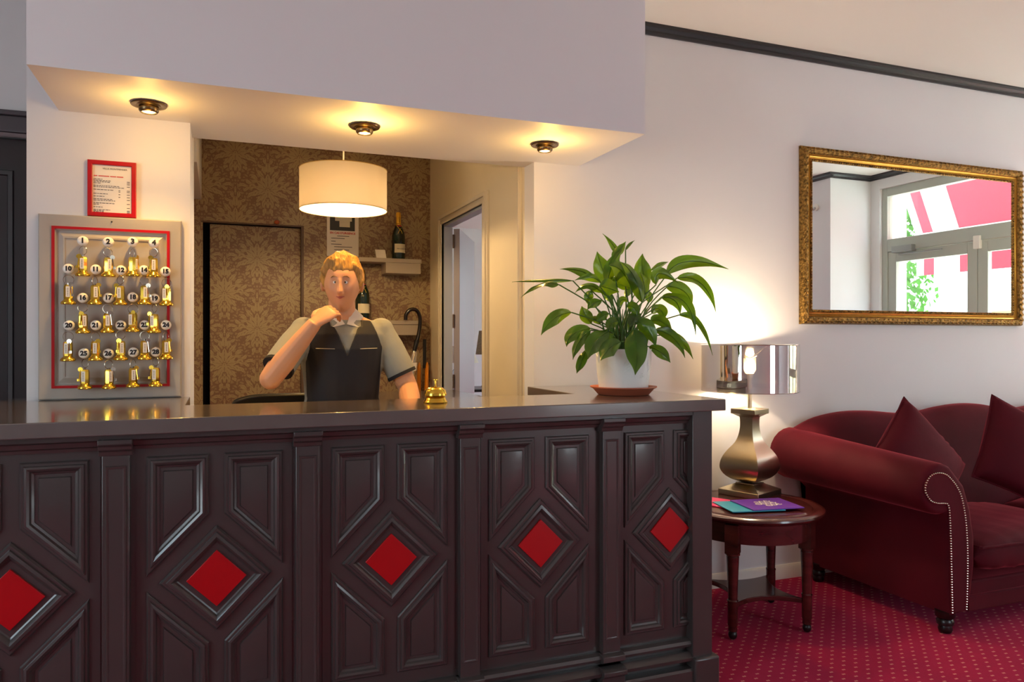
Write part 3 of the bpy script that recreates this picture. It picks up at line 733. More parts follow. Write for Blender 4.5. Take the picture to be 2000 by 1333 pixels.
bm = B(); loft(bm, [[(.985, WY-.12, 1.846), (1.052, WY-.12, 1.846), (1.052, WY-.10, 1.846), (.985, WY-.10, 1.846)], [(.98, WY-.09, 1.908), (1.049, WY-.09, 1.908), (1.049, WY-.085, 1.908), (.98, WY-.085, 1.908)]])
tag(obj('note_card', bm, PAPER), 'small blank cream card standing on the upper shelf left of the bottle', 'card')
# hooked umbrella with a clear canopy
ub = thing('clear_umbrella', 'clear plastic umbrella with a dark crook handle hooked over the lower shelf', 'umbrella', (1.25, WY-.2, .9))
hp = smoothpts([(1.172, WY-.17, 1.43), (1.176, WY-.17, 1.468), (1.205, WY-.175, 1.50), (1.245, WY-.18, 1.495), (1.268, WY-.18, 1.45), (1.268, WY-.18, 1.39), (1.255, WY-.185, 1.32), (1.240, WY-.19, 1.27)])
obj('handle', tube(B(), hp, .013, 12), mat('dark_brown_handle', '1C1210', .2), ub)
obj('shaft', tube(B(), [(1.241, WY-.19, 1.28), (1.10, WY-.22, .70)], .005, 8), CHROME, ub)
obj('collar', tube(B(), [(1.245, WY-.19, 1.29), (1.225, WY-.195, 1.215)], [.018, .014], 12), BLACKP, ub)
bm = B(); tube(bm, [(1.228, WY-.195, 1.22), (1.21, WY-.20, 1.13), (1.17, WY-.21, .97), (1.115, WY-.22, .74)], [.020, .034, .036, .012], 14)
obj('canopy', bm, CLEARP, ub)
bm = B(); 
for s in (-1, 0, 1): tube(bm, [(1.225+s*.012, WY-.225, 1.21), (1.17+s*.022, WY-.245, .97), (1.11, WY-.225, .73)], .0016, 6)
obj('rib', bm, CHROME, ub)
bm = B(); loft(bm, [[(1.196, WY-.25, 1.085), (1.225, WY-.248, 1.09), (1.225, WY-.245, 1.09), (1.196, WY-.247, 1.085)], [(1.206, WY-.243, 1.142), (1.233, WY-.241, 1.143), (1.233, WY-.238, 1.143), (1.206, WY-.24, 1.142)]])
obj('price_tag', bm, PAPER, ub)
# orange umbrella folded, leaning in the corner
ou = thing('orange_umbrella', 'folded orange umbrella with black handle leaning in the corner behind the bell', 'umbrella', (1.31, WY-.12, .3))
for s, x in ((0, 1.275), (1, 1.330)):
    obj('folded_panel', tube(B(), [(x-.012, WY-.13, .35), (x-.004, WY-.12, .8), (x+.006, WY-.11, 1.115), (x+.008, WY-.11, 1.14)], [.012, .026, .020, .006], 12, flat=.6), mat('orange_nylon', 'E08A10', .3, sheen=.3), ou)
obj('handle', tube(B(), [(1.318, WY-.11, 1.10), (1.322, WY-.10, 1.30)], .012, 10), BLACKP, ou)
obj('ferrule', tube(B(), [(1.29, WY-.13, .30), (1.29, WY-.13, .36)], .01, 8), BLACKP, ou)
bm = B(); box(bm, 1.24, 1.34, WY-.2, WY-.05, .28, .30)
for s in (0, 1): box(bm, 1.24+s*.09, 1.25+s*.09, WY-.2, WY-.05, 0, .28)
tag(obj('umbrella_stool', bm, BLACKL), 'low black stool under the orange umbrella, behind the counter', 'stool')

# ================================================================== BELL
bl = thing('service_bell', 'small brass service bell with a plunger on the counter', 'bell', (.705, 2.56, TOP1))
bc = (.705, 2.56)
obj('bell_base', lathe(B(), [(.001, TOP1+.0005), (.042, TOP1+.0005), (.043, TOP1+.004), (.038, TOP1+.010), (.034, TOP1+.022), (.030, TOP1+.024), (.001, TOP1+.024)], (*bc, 0), 40), BRASS, bl, ang=50)
obj('dome', lathe(B(), [(.034, TOP1+.025), (.0395, TOP1+.026), (.040, TOP1+.030), (.036, TOP1+.045), (.026, TOP1+.053), (.012, TOP1+.057), (.001, TOP1+.058)], (*bc, 0), 40), BRASS, bl, ang=50)
obj('plunger', lathe(B(), [(.006, TOP1+.056), (.003, TOP1+.062), (.003, TOP1+.078), (.0095, TOP1+.080), (.0095, TOP1+.083), (.001, TOP1+.084)], (*bc, 0), 20), BRASS, bl)
# ================================================================== OFFICE CHAIR
oc = thing('office_chair', 'black padded office chair with a rounded low back, behind the counter', 'chair', (.35, 3.7, 0))
bm = B()
pts = smoothpts([(.03, 3.55, .70), (.04, 3.55, .98), (.10, 3.55, 1.045), (.28, 3.55, 1.055), (.46, 3.55, 1.045), (.52, 3.55, .98), (.53, 3.55, .70)], 6)
prism(bm, [(p.x, p.z) for p in pts], 'y', 3.53, 3.58)
obj('backrest', bm, mat('black_leather', '15130f', .3), oc, bevel=.012, seg=3)
obj('seat', bx(.04, .52, 3.6, 4.02, .52, .60), mat('black_leather', '15130f', .3), oc, bevel=.03, seg=3)
obj('back_bar', bx(.26, .30, 3.575, 3.60, .50, .75), BLACKP, oc)
obj('gas_column', lathe(B(), [(.03, .10), (.03, .35), (.02, .35), (.02, .53)], (.28, 3.8, 0), 16), CHROME, oc)
for k in range(5):
    a = 2*PI*k/5+.3; e = (.28+.24*math.cos(a), 3.8+.24*math.sin(a), .075)
    lg = obj('leg', tube(B(), [(.28, 3.8, .11), e], [.022, .015], 8), BLACKP, oc)
    obj('castor', ball(B(), (e[0], e[1], .029), .028, 8, (.8, .8, 1)), BLACKP, lg)
# ================================================================== SALON: lamps and table
RATT = mat('wicker', 'A08A6C', .8, bump=(120, .9, .01, (1, 1, 2)), var=(90, .35))
lx, ly = 2.97, 8.42
st = thing('side_table_salon', 'low dark table under the lamps in the room beyond the door', 'table', (2.85, 8.4, 0))
obj('tabletop', bx(2.4, 3.4, 8.1, 8.7, .70, .73), BLACKL, st)
for x in (2.44, 3.36):
    for y in (8.14, 8.66): obj('leg', bx(x-.025, x+.025, y-.025, y+.025, 0, .70), BLACKL, st)
tl = thing('wicker_lamp', 'slim table lamp with a tapered wicker shade in the far room', 'table lamp', (lx, ly, .73))
obj('lamp_stand', lathe(B(), [(.001, .731), (.09, .732), (.09, .75), (.02, .76), (.012, .80), (.02, .85), (.012, .90), (.012, 1.0), (.024, 1.03), (.010, 1.06), (.010, 1.16)], (lx, ly, 0), 20), BLACKP, tl)
obj('lamp_shade', lathe(B(), [(.15, 1.12), (.155, 1.121), (.115, 1.40), (.112, 1.40)], (lx, ly, 0), 36, cap=False), RATT, tl)
tl2 = thing('blue_vase_lamp', 'blue and white vase lamp with a pale shade in the far room', 'table lamp', (2.60, 8.3, .73))
VB = mat('blue_white_china', 'C8D4EA', .15, var=(9, .0))
vb = VB.node_tree
n = vb.nodes.new('ShaderNodeTexNoise'); n.inputs['Scale'].default_value = 14; r_ = vb.nodes.new('ShaderNodeValToRGB'); r_.color_ramp.elements[0].position = .5; r_.color_ramp.elements[1].position = .54
r_.color_ramp.elements[0].color = srgb('2F55A8'); r_.color_ramp.elements[1].color = srgb('D8E0EE'); tcn = vb.nodes.new('ShaderNodeTexCoord')
vb.links.new(tcn.outputs['Object'], n.inputs['Vector']); vb.links.new(n.outputs['Fac'], r_.inputs[0]); vb.links.new(r_.outputs[0], vb.nodes['Principled BSDF'].inputs['Base Color'])
obj('vase_base', lathe(B(), [(.001, .731), (.06, .732), (.07, .75), (.12, .85), (.12, .92), (.07, .99), (.03, 1.02), (.03, 1.04)], (2.60, 8.3, 0), 28), VB, tl2, ang=60)
obj('lamp_shade', lathe(B(), [(.19, 1.03), (.192, 1.03), (.11, 1.22), (.108, 1.22)], (2.60, 8.3, 0), 36, cap=False), SHADE, tl2)

# ================================================================== MIRROR
mr = thing('wall_mirror', 'large mirror in a carved antique gold frame above the sofa', 'mirror', (3.84, 3.29, 1.385))
q = [(2.965, 1.383), (4.715, 1.383), (4.715, 2.362), (2.965, 2.362)]
PM = lambda u, v, h: (u, 3.288-h, v)
obj('outer_moulding', mould(B(), q, [(0, 0), (0, .012), (.006, .030), (.020, .038), (.036, .034), (.044, .022)], PM, False), GOLDF, mr, ang=40)
obj('gilt_cove', mould(B(), q, [(.044, .022), (.050, .024), (.058, .014), (.064, .012), (.066, .014)], PM, False), GOLDS, mr, ang=40)
obj('inner_beading', mould(B(), q, [(.066, .014), (.070, .018), (.078, .017), (.082, .011), (.082, .004)], PM, False), GOLDF, mr, ang=40)
# carved leaf scrolls along the outer moulding
random.seed(5); bm = B()
def leafblob(u, v, du, dv, s):
    c = Vector((u, 3.288-.034, v)); r = s
    ball(bm, (u, 3.288-.031, v), r, 5, (1.0+.6*abs(du), .55, 1.0+.6*abs(dv)))
    for sgn in (-1, 1):
        pts = [(u-du*.010+sgn*dv*.002, 3.257, v-dv*.010+sgn*du*.002), (u+sgn*dv*.009, 3.252, v+sgn*du*.009), (u+du*.014+sgn*dv*.010, 3.258, v+dv*.014+sgn*du*.010)]
        tube(bm, smoothpts(pts, 3), [.002, .0035, .0045, .004, .003, .0035, .002], 5)
for (ax, ay), (bx_, by_) in (((2.985, 1.403), (4.695, 1.403)), ((4.695, 1.403), (4.695, 2.342)), ((4.695, 2.342), (2.985, 2.342)), ((2.985, 2.342), (2.985, 1.403))):
    L_ = math.hypot(bx_-ax, by_-ay); n = round(L_/.034); du, dv = (bx_-ax)/L_, (by_-ay)/L_
    for k in range(n):
        t_ = (k+.5)/n; leafblob(ax+(bx_-ax)*t_, ay+(by_-ay)*t_, du, dv, .0075 if k % 2 else .010)
obj('carved_leaves', bm, GOLDF, mr, ang=60)
bm = B()
for (ax, ay), (bx_, by_) in (((3.037, 1.457), (4.643, 1.457)), ((4.643, 1.457), (4.643, 2.288)), ((4.643, 2.288), (3.037, 2.288)), ((3.037, 2.288), (3.037, 1.457))):
    L_ = math.hypot(bx_-ax, by_-ay); n = round(L_/.016)
    for k in range(n):
        t_ = (k+.5)/n; ball(bm, (ax+(bx_-ax)*t_, 3.270, ay+(by_-ay)*t_), .0052, 4)
obj('bead_row', bm, GOLDF, mr, ang=60)
obj('mirror_glass', bx(3.042, 4.638, 3.276, 3.282, 1.460, 2.285), MIRR, mr)

# ================================================================== SIDE TABLE
tx, ty, TR = 2.30, 2.88, .335
tb = thing('round_side_table', 'round dark mahogany side table on four turned legs between counter and sofa', 'side table', (tx, ty, 0))
obj('tabletop', lathe(B(), [(.001, .535), (.275, .535), (.282, .530), (.290, .5315), (.300, .535), (.322, .534), (.333, .528), (.335, .520), (.330, .512), (.318, .508), (.312, .502), (.29, .500), (.001, .500)][::-1], (tx, ty, 0), 72), WOOD, tb, ang=30)
obj('apron', lathe(B(), [(.001, .500), (.285, .500), (.285, .412), (.27, .410), (.001, .410)][::-1], (tx, ty, 0), 64), WOOD, tb, ang=30)
fx = [(2.069, 2.694), (2.426, 2.641), (2.531, 3.00), (2.175, 3.055)]
for x, y in fx:
    fx_ = (x, y); s = 1.0
    dirx, diry = (x-tx), (y-ty); 
    bm = B(); a = math.atan2(diry, dirx)
    h2 = .036
    ring_ = [(x+h2*math.cos(a+k*PI/2+PI/4)*1.1, y+h2*math.sin(a+k*PI/2+PI/4)*1.1) for k in range(4)]
    loft(bm, [[(p[0], p[1], .375) for p in ring_], [(p[0], p[1], .50) for p in ring_]])
    lathe(bm, [(.020, .04), (.019, .06), (.022, .065), (.022, .16), (.024, .17), (.020, .175), (.0225, .25), (.027, .36), (.024, .364), (.031, .368), (.031, .376)], (x, y, 0), 20)
    lg = obj('leg', bm, WOOD, tb, ang=35)
    obj('castor', ball(B(), (x, y, .0225), .0215, 10, (.9, .9, 1)), mat('castor_black', '16100f', .3), lg)
# lower platform: concave-sided square joining the legs
bm = B(); ol = []
cc = [Vector(p) for p in fx]; ctr = Vector((tx, ty))
for i in range(4):
    a, b = cc[i], cc[(i+1) % 4]; m_ = (a+b)/2; inn = m_+(ctr-m_)*.75
    for k in range(10):
        t_ = k/10; p = a*(1-t_)**2+inn*2*t_*(1-t_)+b*t_*t_; ol.append((p.x, p.y))
prism(bm, ol, 'z', .125, .147); obj('lower_shelf', bm, WOOD, tb, bevel=.003)
# table lamp
LX, LY = 2.425, 3.01
LX, LY = 2.44, 3.045
lm = thing('table_lamp', 'pewter baluster table lamp with a mirrored drum shade, lit', 'table lamp', (LX, LY, .535))
def sq(h, z, c=(LX, LY), rot=math.radians(45-24)):
    return [(c[0]+h*1.4142*math.cos(rot+PI/4+k*PI/2), c[1]+h*1.4142*math.sin(rot+PI/4+k*PI/2), z) for k in range(4)]
bm = B(); loft(bm, [sq(.109, .536), sq(.109, .560), sq(.107, .563), sq(.050, .590), sq(.048, .596)])
obj('foot', bm, PEWT, lm, bevel=.0015)
prof = [(.038, .598), (.042, .600), (.066, .612), (.088, .632), (.102, .658), (.104, .685), (.095, .720), (.076, .755), (.052, .790), (.040, .825), (.034, .865), (.034, .905), (.036, .918)]
pr = smoothpts([(h, z, 0) for h, z in prof], 3)
bm = B(); loft(bm, [sq(p.x, p.y) for p in pr]); obj('baluster', bm, PEWT, lm, ang=50)
bm = B(); loft(bm, [sq(.038, .918), sq(.060, .932), sq(.066, .934), sq(.066, .957), sq(.064, .959)])
obj('cap', bm, PEWT, lm, bevel=.0015)
obj('stem', lathe(B(), [(.010, .958), (.010, 1.10), (.016, 1.10), (.018, 1.15), (.012, 1.152)], (LX, LY, 0), 16), PEWT, lm)
bm = B(); lathe(bm, [(.231, 1.046), (.232, 1.046), (.232, 1.272), (.231, 1.272)], (LX, LY, 0), 96, cap=False)
obj('drum_shade', bm, FOIL, lm, ang=30)
bm = B()
for z in (1.046, 1.272): tube(bm, [(LX+.232*math.cos(a), LY+.232*math.sin(a), z) for a in (2*PI*k/72 for k in range(73))], .0022, 6, cap=False)
for a in (.5, 2.6, 4.7): tube(bm, [(LX, LY, 1.20), (LX+.231*math.cos(a), LY+.231*math.sin(a), 1.270)], .0018, 6)
obj('shade_frame', bm, CHROME, lm)
obj('bulb', ball(B(), (LX, LY, 1.160), .030, 12, (1, 1, 1.25)), mat('bulb_glow', 'FFE0A0', .4, emit=((1, .78, .42, 1), 30)), lm)
light('table_lamp_light', 'POINT', (LX, LY, 1.222), 9.5, (1, .76, .50), shadow_soft_size=.02)
# the same table and lamp again at the far end of the sofa, just outside the picture
tb2 = dup(tb, (5.53, 2.88, 0)); tb2['label'] = 'round dark mahogany side table at the far right end of the sofa'
tb['group'] = tb2['group'] = 'side tables beside the sofa'
lm2 = dup(lm, (5.55, 2.98, .535)); lm2['label'] = 'pewter table lamp with mirrored shade at the far right end of the sofa'
lm['group'] = lm2['group'] = 'table lamps beside the sofa'
light('table_lamp_light', 'POINT', (5.55, 2.98, 1.222), 8.5, (1, .78, .55), shadow_soft_size=.02)
# booklets
def booklet(name, c, w_, h_, rz, z, m, lab):
    bm = B(); R = Matrix.Rotation(rz, 3, 'Z')
    pts = [R @ Vector((sx*w_/2, sy*h_/2, 0)) for sx, sy in ((-1, -1), (1, -1), (1, 1), (-1, 1))]
    loft(bm, [[(c[0]+p.x, c[1]+p.y, z+k) for p in pts] for k in (0, .0045)])
    return tag(obj(name, bm, m, bevel=.0008), lab, 'booklet', 'booklets on the side table')
booklet('booklet', (2.185, 2.895), .17, .22, math.radians(28), .5355, mat('pink_cover', 'F0307A', .35), 'pink booklet at the bottom of the stack on the side table')
booklet('booklet', (2.235, 2.80), .25, .21, math.radians(-12), .5405, mat('cyan_cover', '1E9CC0', .35), 'cyan booklet between the pink and the purple one')
pb = booklet('booklet', (2.325, 2.785), .25, .21, math.radians(-9), .5455, mat('purple_cover', '6A35B0', .3), 'purple booklet with white curly lettering on top of the stack')
bm = B(); random.seed(8)
def sw(pts, r=.0028): tube(bm, smoothpts([(2.325+u, 2.785+v, .5510) for u, v in pts], 4), r, 5, flat=.2)
for j, v0 in enumerate((.035, .0, -.035)):
    n = (3, 4, 3)[j]; x0 = (-.03, -.05, -.02)[j]
    for k in range(n):
        u = x0+k*.028; pts = [(u+.011*math.cos(a)+.0015*a, v0+.012*math.sin(a)+.002*k) for a in [q*.9 for q in range(8)]]; sw(pts)
lt = obj('lettering', bm, PAPER, pb)

# ================================================================== SOFA
SX, SY = 2.96, 2.37
so = thing('velvet_sofa', 'burgundy velvet camelback sofa with scrolled arm and nail trim', 'sofa', (4.06, 2.8, 0))
XC = 4.06
def mirx(p): return (2*XC-p[0], p[1], p[2])
# arm cross-section (X, Z), outside is low X
def arm_sec(k, Y):
    """k = 0 at the front, 1 at the back"""
    cx_, cz_, r = 2.915-.06*k, .648+.045*k, .112+.022*k
    pts = []
    for i in range(15):        # scroll from the underside (outside) over the top
        a = math.radians(-75-i*(225/14)); pts.append((cx_+r*math.cos(a), cz_+r*math.sin(a)))
    # inner face down to the base, then across and up the outside
    pts += [(3.06-.01*k, .655), (3.10, .55), (3.125, .42), (3.125, .30), (3.10, .15), (3.07, .095), (2.975, .09), (2.965, .30), (2.962, .50)]
    return [(x, Y, z) for x, z in pts]
def arm(mir):
    bm = B(); rings = []
    ks = [(0, 2.385, .93), (0, 2.372, .97), (0, 2.385, 1)] 
    r0 = arm_sec(0, 2.40); cx0, cz0 = 2.99, .45
    def scl(r, s, Y): return [(p[0]+(cx0-p[0])*(1-s) if False else p[0], Y, p[2]) for p in r]
    def shrink(sec, d, Y):
        n = len(sec); out = []
        for i in range(n):
            a, b = sec[i-1], sec[(i+1) % n]; tx_, tz_ = b[0]-a[0], b[2]-a[2]; l = math.hypot(tx_, tz_) or 1
            out.append((sec[i][0]+d*tz_/l*SG, Y, sec[i][2]-d*tx_/l*SG))
        return out
    sec = arm_sec(0, 0); area = sum(sec[i-1][0]*sec[i][2]-sec[i][0]*sec[i-1][2] for i in range(len(sec))); SG = -1 if area > 0 else 1
    rings = [shrink(sec, .022, 2.372), shrink(sec, .012, 2.374), shrink(sec, .004, 2.382), arm_sec(0, 2.396)]
    for j in range(1, 13): rings.append(arm_sec(j/12, 2.396+(3.235-2.396)*j/12))
    rings.append(shrink(arm_sec(1, 0), .02, 3.25))
    if mir: rings = [[mirx(p) for p in r] for r in rings]
    loft(bm, rings)
    bmesh.ops.triangulate(bm, faces=[f for f in bm.faces if len(f.verts) > 4])
    o = obj('arm', bm, VELV, so, ang=60)
    # front facing and nail trim
    sec = arm_sec(0, 0)
    line = shrink(sec, .026, 2.371)
    path = [(2.974, .108), (2.968, .30), (2.960, .50), (2.950, .575), (2.925, .588), (2.885, .592), (2.845, .607), (2.815, .645), (2.818, .680), (2.845, .712), (2.888, .722), (2.935, .712), (2.975, .682), (3.012, .640), (3.035, .59), (3.052, .52), (3.063, .42), (3.066, .30), (3.060, .108)]
    sp = smoothpts([(x, 2.367, z) for x, z in path], 10)
    bm = B(); fc = [(p.x, p.z) for p in sp]; fc = [(2*XC-a, b) for a, b in fc] if mir else fc
    f0 = prism(bm, fc, 'y', 2.366, 2.376); bmesh.ops.triangulate(bm, faces=[f for f in bm.faces if len(f.verts) > 4])
    obj('arm_facing', bm, VELV, o, ang=60)
    bm = B(); acc = 0; last = sp[0]; step = .0112
    nails = [sp[0]]
    for a, b in zip(sp, sp[1:]):
        seg_ = (b-a).length; t_ = step-acc
        while t_ < seg_: nails.append(a+(b-a)*(t_/seg_)); t_ += step
        acc = seg_-(t_-step)
    for p in nails:
        q = mirx(p) if mir else p; ball(bm, (q[0], 2.3655, q[2]), .0043, 4)
    obj('nail_trim', bm, mat('nickel_nail', 'C8B8A8', .25, 1), o, label='row of round metal upholstery nails')['kind'] = 'stuff'
    if not mir:
        pass
arm(False); arm(True)
# camel back
def zt(x):
    u = abs(x-XC)
    pts = [(0, .925), (.15, .917), (.30, .893), (.40, .880), (.52, .885), (.68, .903), (.85, .910), (1.0, .900), (1.15, .860), (1.28, .795), (1.34, .74)]
    for (a, za), (b, zb) in zip(pts, pts[1:]):
        if a <= u <= b:
            t_ = (u-a)/(b-a); t_ = t_*t_*(3-2*t_) if a > 1.2 else t_; return za+(zb-za)*t_
    return pts[-1][1]
bm = B(); rings = []
N = 60
for i in range(N+1):
    x = XC-1.21+2.42*i/N; z = sum(zt(x+d) for d in (-.05, 0, .05))/3
    e = min(1, min(i, N-i)/3); 
    sec = [(3.262, .12), (3.262, z-.10), (3.252, z-.04), (3.225, z-.010), (3.185, z), (3.14, z-.006), (3.10, z-.03), (3.075, z-.075), (3.055, z-.16), (3.02, .62), (2.98, .50), (2.96, .40), (2.96, .12)]
    lowz = .12 if abs(x-XC) < 1.08 else .60
    rings.append([(x, y+(0 if e == 1 else (1-e)*.02), max(zz, lowz+.0*y) if zz < .3 else max(lowz, zz-(1-e)*.015)) for y, zz in sec])
loft(bm, rings); obj('backrest', bm, VELV, so, ang=60)
# seat: base rail, two seat cushions
bm = B(); box(bm, 3.07, 2*XC-3.07, 2.385, 2.98, .10, .225); obj('seat_rail', bm, VELV, so, bevel=.012, seg=3)
bm = B(); box(bm, 3.08, 2*XC-3.08, 2.372, 2.40, .095, .165); obj('front_band', bm, VELV, so, bevel=.006, seg=3)
def seatc(x0, x1):
    bm = B(); rings = []; n = 28
    for i in range(n+1):
        u = -1+2*i/n; k = (1-abs(u)**6)**.5 if abs(u) < 1 else 0; k = max(k, .02)
        x = x0+(x1-x0)*(u+1)/2
        cz_, hz = .325, .072*k**.5; crown = .035*(1-u*u)
        sec = []
        for j in range(32):
            a = 2*PI*j/32; cy, sy = math.cos(a), math.sin(a)
            yy = 2.66+.315*(abs(cy)**.28)*(1 if cy > 0 else -1)*(.90+.10*k)
            zz = cz_+(abs(sy)**.5)*(1 if sy > 0 else -1)*hz+(crown*(1-(cy*cy))*1.0 if sy > 0 else 0)
            zz += .006*math.sin(x*55+yy*9)*(1 if abs(cy) > .8 else .3)*k
            sec.append((x, yy, zz))
        rings.append(sec)
    loft(bm, rings); return obj('seat_cushion', bm, VELV, so, ang=70)
seatc(3.125, XC-.003); seatc(XC+.003, 2*XC-3.125)
for z, ro in ((.378, 0),):
    bm = B(); tube(bm, smoothpts([(3.14, 2.50, z+.002), (3.142, 2.372, z), (3.18, 2.350, z), (3.6, 2.345, z), (4.04, 2.35, z)], 6), .006, 8)
    obj('piping', bm, VELV, so)
for x, y in ((2.998, 2.42), (5.12, 2.42), (2.998, 3.18), (5.12, 3.18)):
    lathe_p = [(.018, 0), (.026, .004), (.030, .018), (.026, .034), (.034, .038), (.036, .055), (.030, .064), (.040, .072), (.042, .10)]
    obj('foot', lathe(B(), lathe_p, (x, y, 0), 20), BLACKL, so, ang=50)
# scatter cushions
def pillow(name, top, size, ang_, yaw, lean, lab, th=.085):
    """square pillow; 'top' is its highest corner; ang_ turns it in its own plane"""
    n = 22; bm = B(); front, back = [], []
    Rm = Matrix.Rotation(yaw, 4, 'Z') @ Matrix.Rotation(lean, 4, 'X') @ Matrix.Rotation(ang_, 4, 'Y')
    def P(i, j, s):
        u, v = -1+2*i/n, -1+2*j/n
        k = max(0, (1-abs(u)**2.4))*max(0, (1-abs(v)**2.4)); h = th*k**.42
        pinch = 1-.07*(1-min(abs(u), abs(v))**2)*max(abs(u), abs(v))**3
        w_ = .0045*math.sin(18*u*(1-abs(v))+14*v)*(1-k)*(1 if k > .01 else 0)
        return Rm @ Vector((u*size/2*pinch, s*(h+w_), v*size/2*pinch))
    base = Rm @ Vector((size/2, 0, size/2)); off = Vector(top)-base
    F = [[bm.verts.new(P(i, j, -1)+off) for j in range(n+1)] for i in range(n+1)]
    K = [[F[i][j] if i in (0, n) or j in (0, n) else bm.verts.new(P(i, j, 1)+off) for j in range(n+1)] for i in range(n+1)]
    for i in range(n):
        for j in range(n):
            bm.faces.new((F[i][j], F[i+1][j], F[i+1][j+1], F[i][j+1])); bm.faces.new((K[i][j], K[i][j+1], K[i+1][j+1], K[i+1][j]))
    edge = [F[i][0].co.copy() for i in range(n)]+[F[n][j].co.copy() for j in range(n)]+[F[n-i][n].co.copy() for i in range(n)]+[F[0][n-j].co.copy() for j in range(n+1)]
    r = thing(name, lab, 'cushion', off, 'scatter cushions on the sofa')
    obj('cover', bm, VELV, r, ang=70)
    bm = B(); tube(bm, edge, .005, 6); obj('piping', bm, VELV, r)
    return r
pillow('scatter_cushion', (3.185, 2.80, 1.01), .47, math.radians(-41), .02, math.radians(-16), 'burgundy velvet cushion standing on its corner beside the left sofa arm')
pillow('scatter_cushion', (3.81, 2.80, 1.005), .47, math.radians(-64), -.25, math.radians(-16), 'burgundy velvet cushion at the right edge of the photo, on its corner')
# ================================================================== PEACE LILY
px_, py_ = 1.52, 2.675
sa = obj('plant_saucer', lathe(B(), [(.001, TOP1+.0005), (.100, TOP1+.0005), (.104, TOP1+.003), (.122, TOP1+.024), (.134, TOP1+.030), (.134, TOP1+.034), (.126, TOP1+.034), (.118, TOP1+.030), (.098, TOP1+.008), (.001, TOP1+.008)], (px_, py_, 0), 56), TERRA, ang=50)
tag(sa, 'round terracotta saucer under the white plant pot on the counter', 'saucer')
pl = thing('potted_peace_lily', 'leafy peace lily in a white embossed pot on the counter end', 'plant', (px_, py_, TOP1+.0085))
z0 = TOP1+.009
obj('pot', lathe(B(), [(.001, z0), (.092, z0), (.097, z0+.004), (.107, z0+.09), (.1115, z0+.165), (.1125, z0+.175), (.109, z0+.175), (.104, z0+.160), (.10, z0+.155), (.001, z0+.15)], (px_, py_, 0), 64), POTW, pl, ang=40)
random.seed(21)
bm = B()        # embossed fern strokes on the pot
for k in range(9):
    a0 = -PI/2+random.uniform(-1.7, 1.7) if k else -PI/2; zz = z0+random.uniform(.04, .11); dr = random.uniform(.3, 2.6)
    for j in range(8):
        s = -1 if j % 2 else 1; pts = []
        for q in range(5):
            L_ = .008+q*.0075; an = dr+s*(.15+.12*(j//2)); a = a0+L_*math.cos(an)/.107; zq = zz+L_*math.sin(an)+.004*j
            r_ = .0972+(min(max(zq-z0, .0), .17))*.0925
            pts.append((px_+r_*math.cos(a), py_+r_*math.sin(a), min(zq, z0+.168)))
        tube(bm, pts, [.0006, .0020, .0026, .0020, .0005], 5)
obj('pot_relief', bm, POTW, pl)
obj('soil', lathe(B(), [(.001, z0+.150), (.103, z0+.150), (.103, z0+.158), (.001, z0+.164)], (px_, py_, 0), 32), SOILM, pl)
def leafmat():
    m = bpy.data.materials.new('peace_lily_leaf'); m.use_nodes = True; t = m.node_tree; b = t.nodes['Principled BSDF']; out = t.nodes['Material Output']
    tc = t.nodes.new('ShaderNodeTexCoord'); n = t.nodes.new('ShaderNodeTexNoise'); n.inputs['Scale'].default_value = 9; t.links.new(tc.outputs['Object'], n.inputs['Vector'])
    r = t.nodes.new('ShaderNodeValToRGB'); r.color_ramp.elements[0].position = .35; r.color_ramp.elements[1].position = .68
    r.color_ramp.elements[0].color = srgb('16380F'); r.color_ramp.elements[1].color = srgb('3D6E1A'); t.links.new(n.outputs['Fac'], r.inputs[0]); t.links.new(r.outputs[0], b.inputs['Base Color'])
    b.inputs['Roughness'].default_value = .27; b.inputs['Specular IOR Level'].default_value = .5
    tr = t.nodes.new('ShaderNodeBsdfTranslucent'); tr.inputs['Color'].default_value = srgb('8CC022'); mx = t.nodes.new('ShaderNodeMixShader'); mx.inputs[0].default_value = .27
    t.links.new(b.outputs[0], mx.inputs[1]); t.links.new(tr.outputs[0], mx.inputs[2]); t.links.new(mx.outputs[0], out.inputs[0])
    return m
LEAF = leafmat()
STEM = mat('leaf_stem', '3E6A26', .4)
CTH, STH = math.cos(math.radians(21.2)), math.sin(math.radians(21.2))
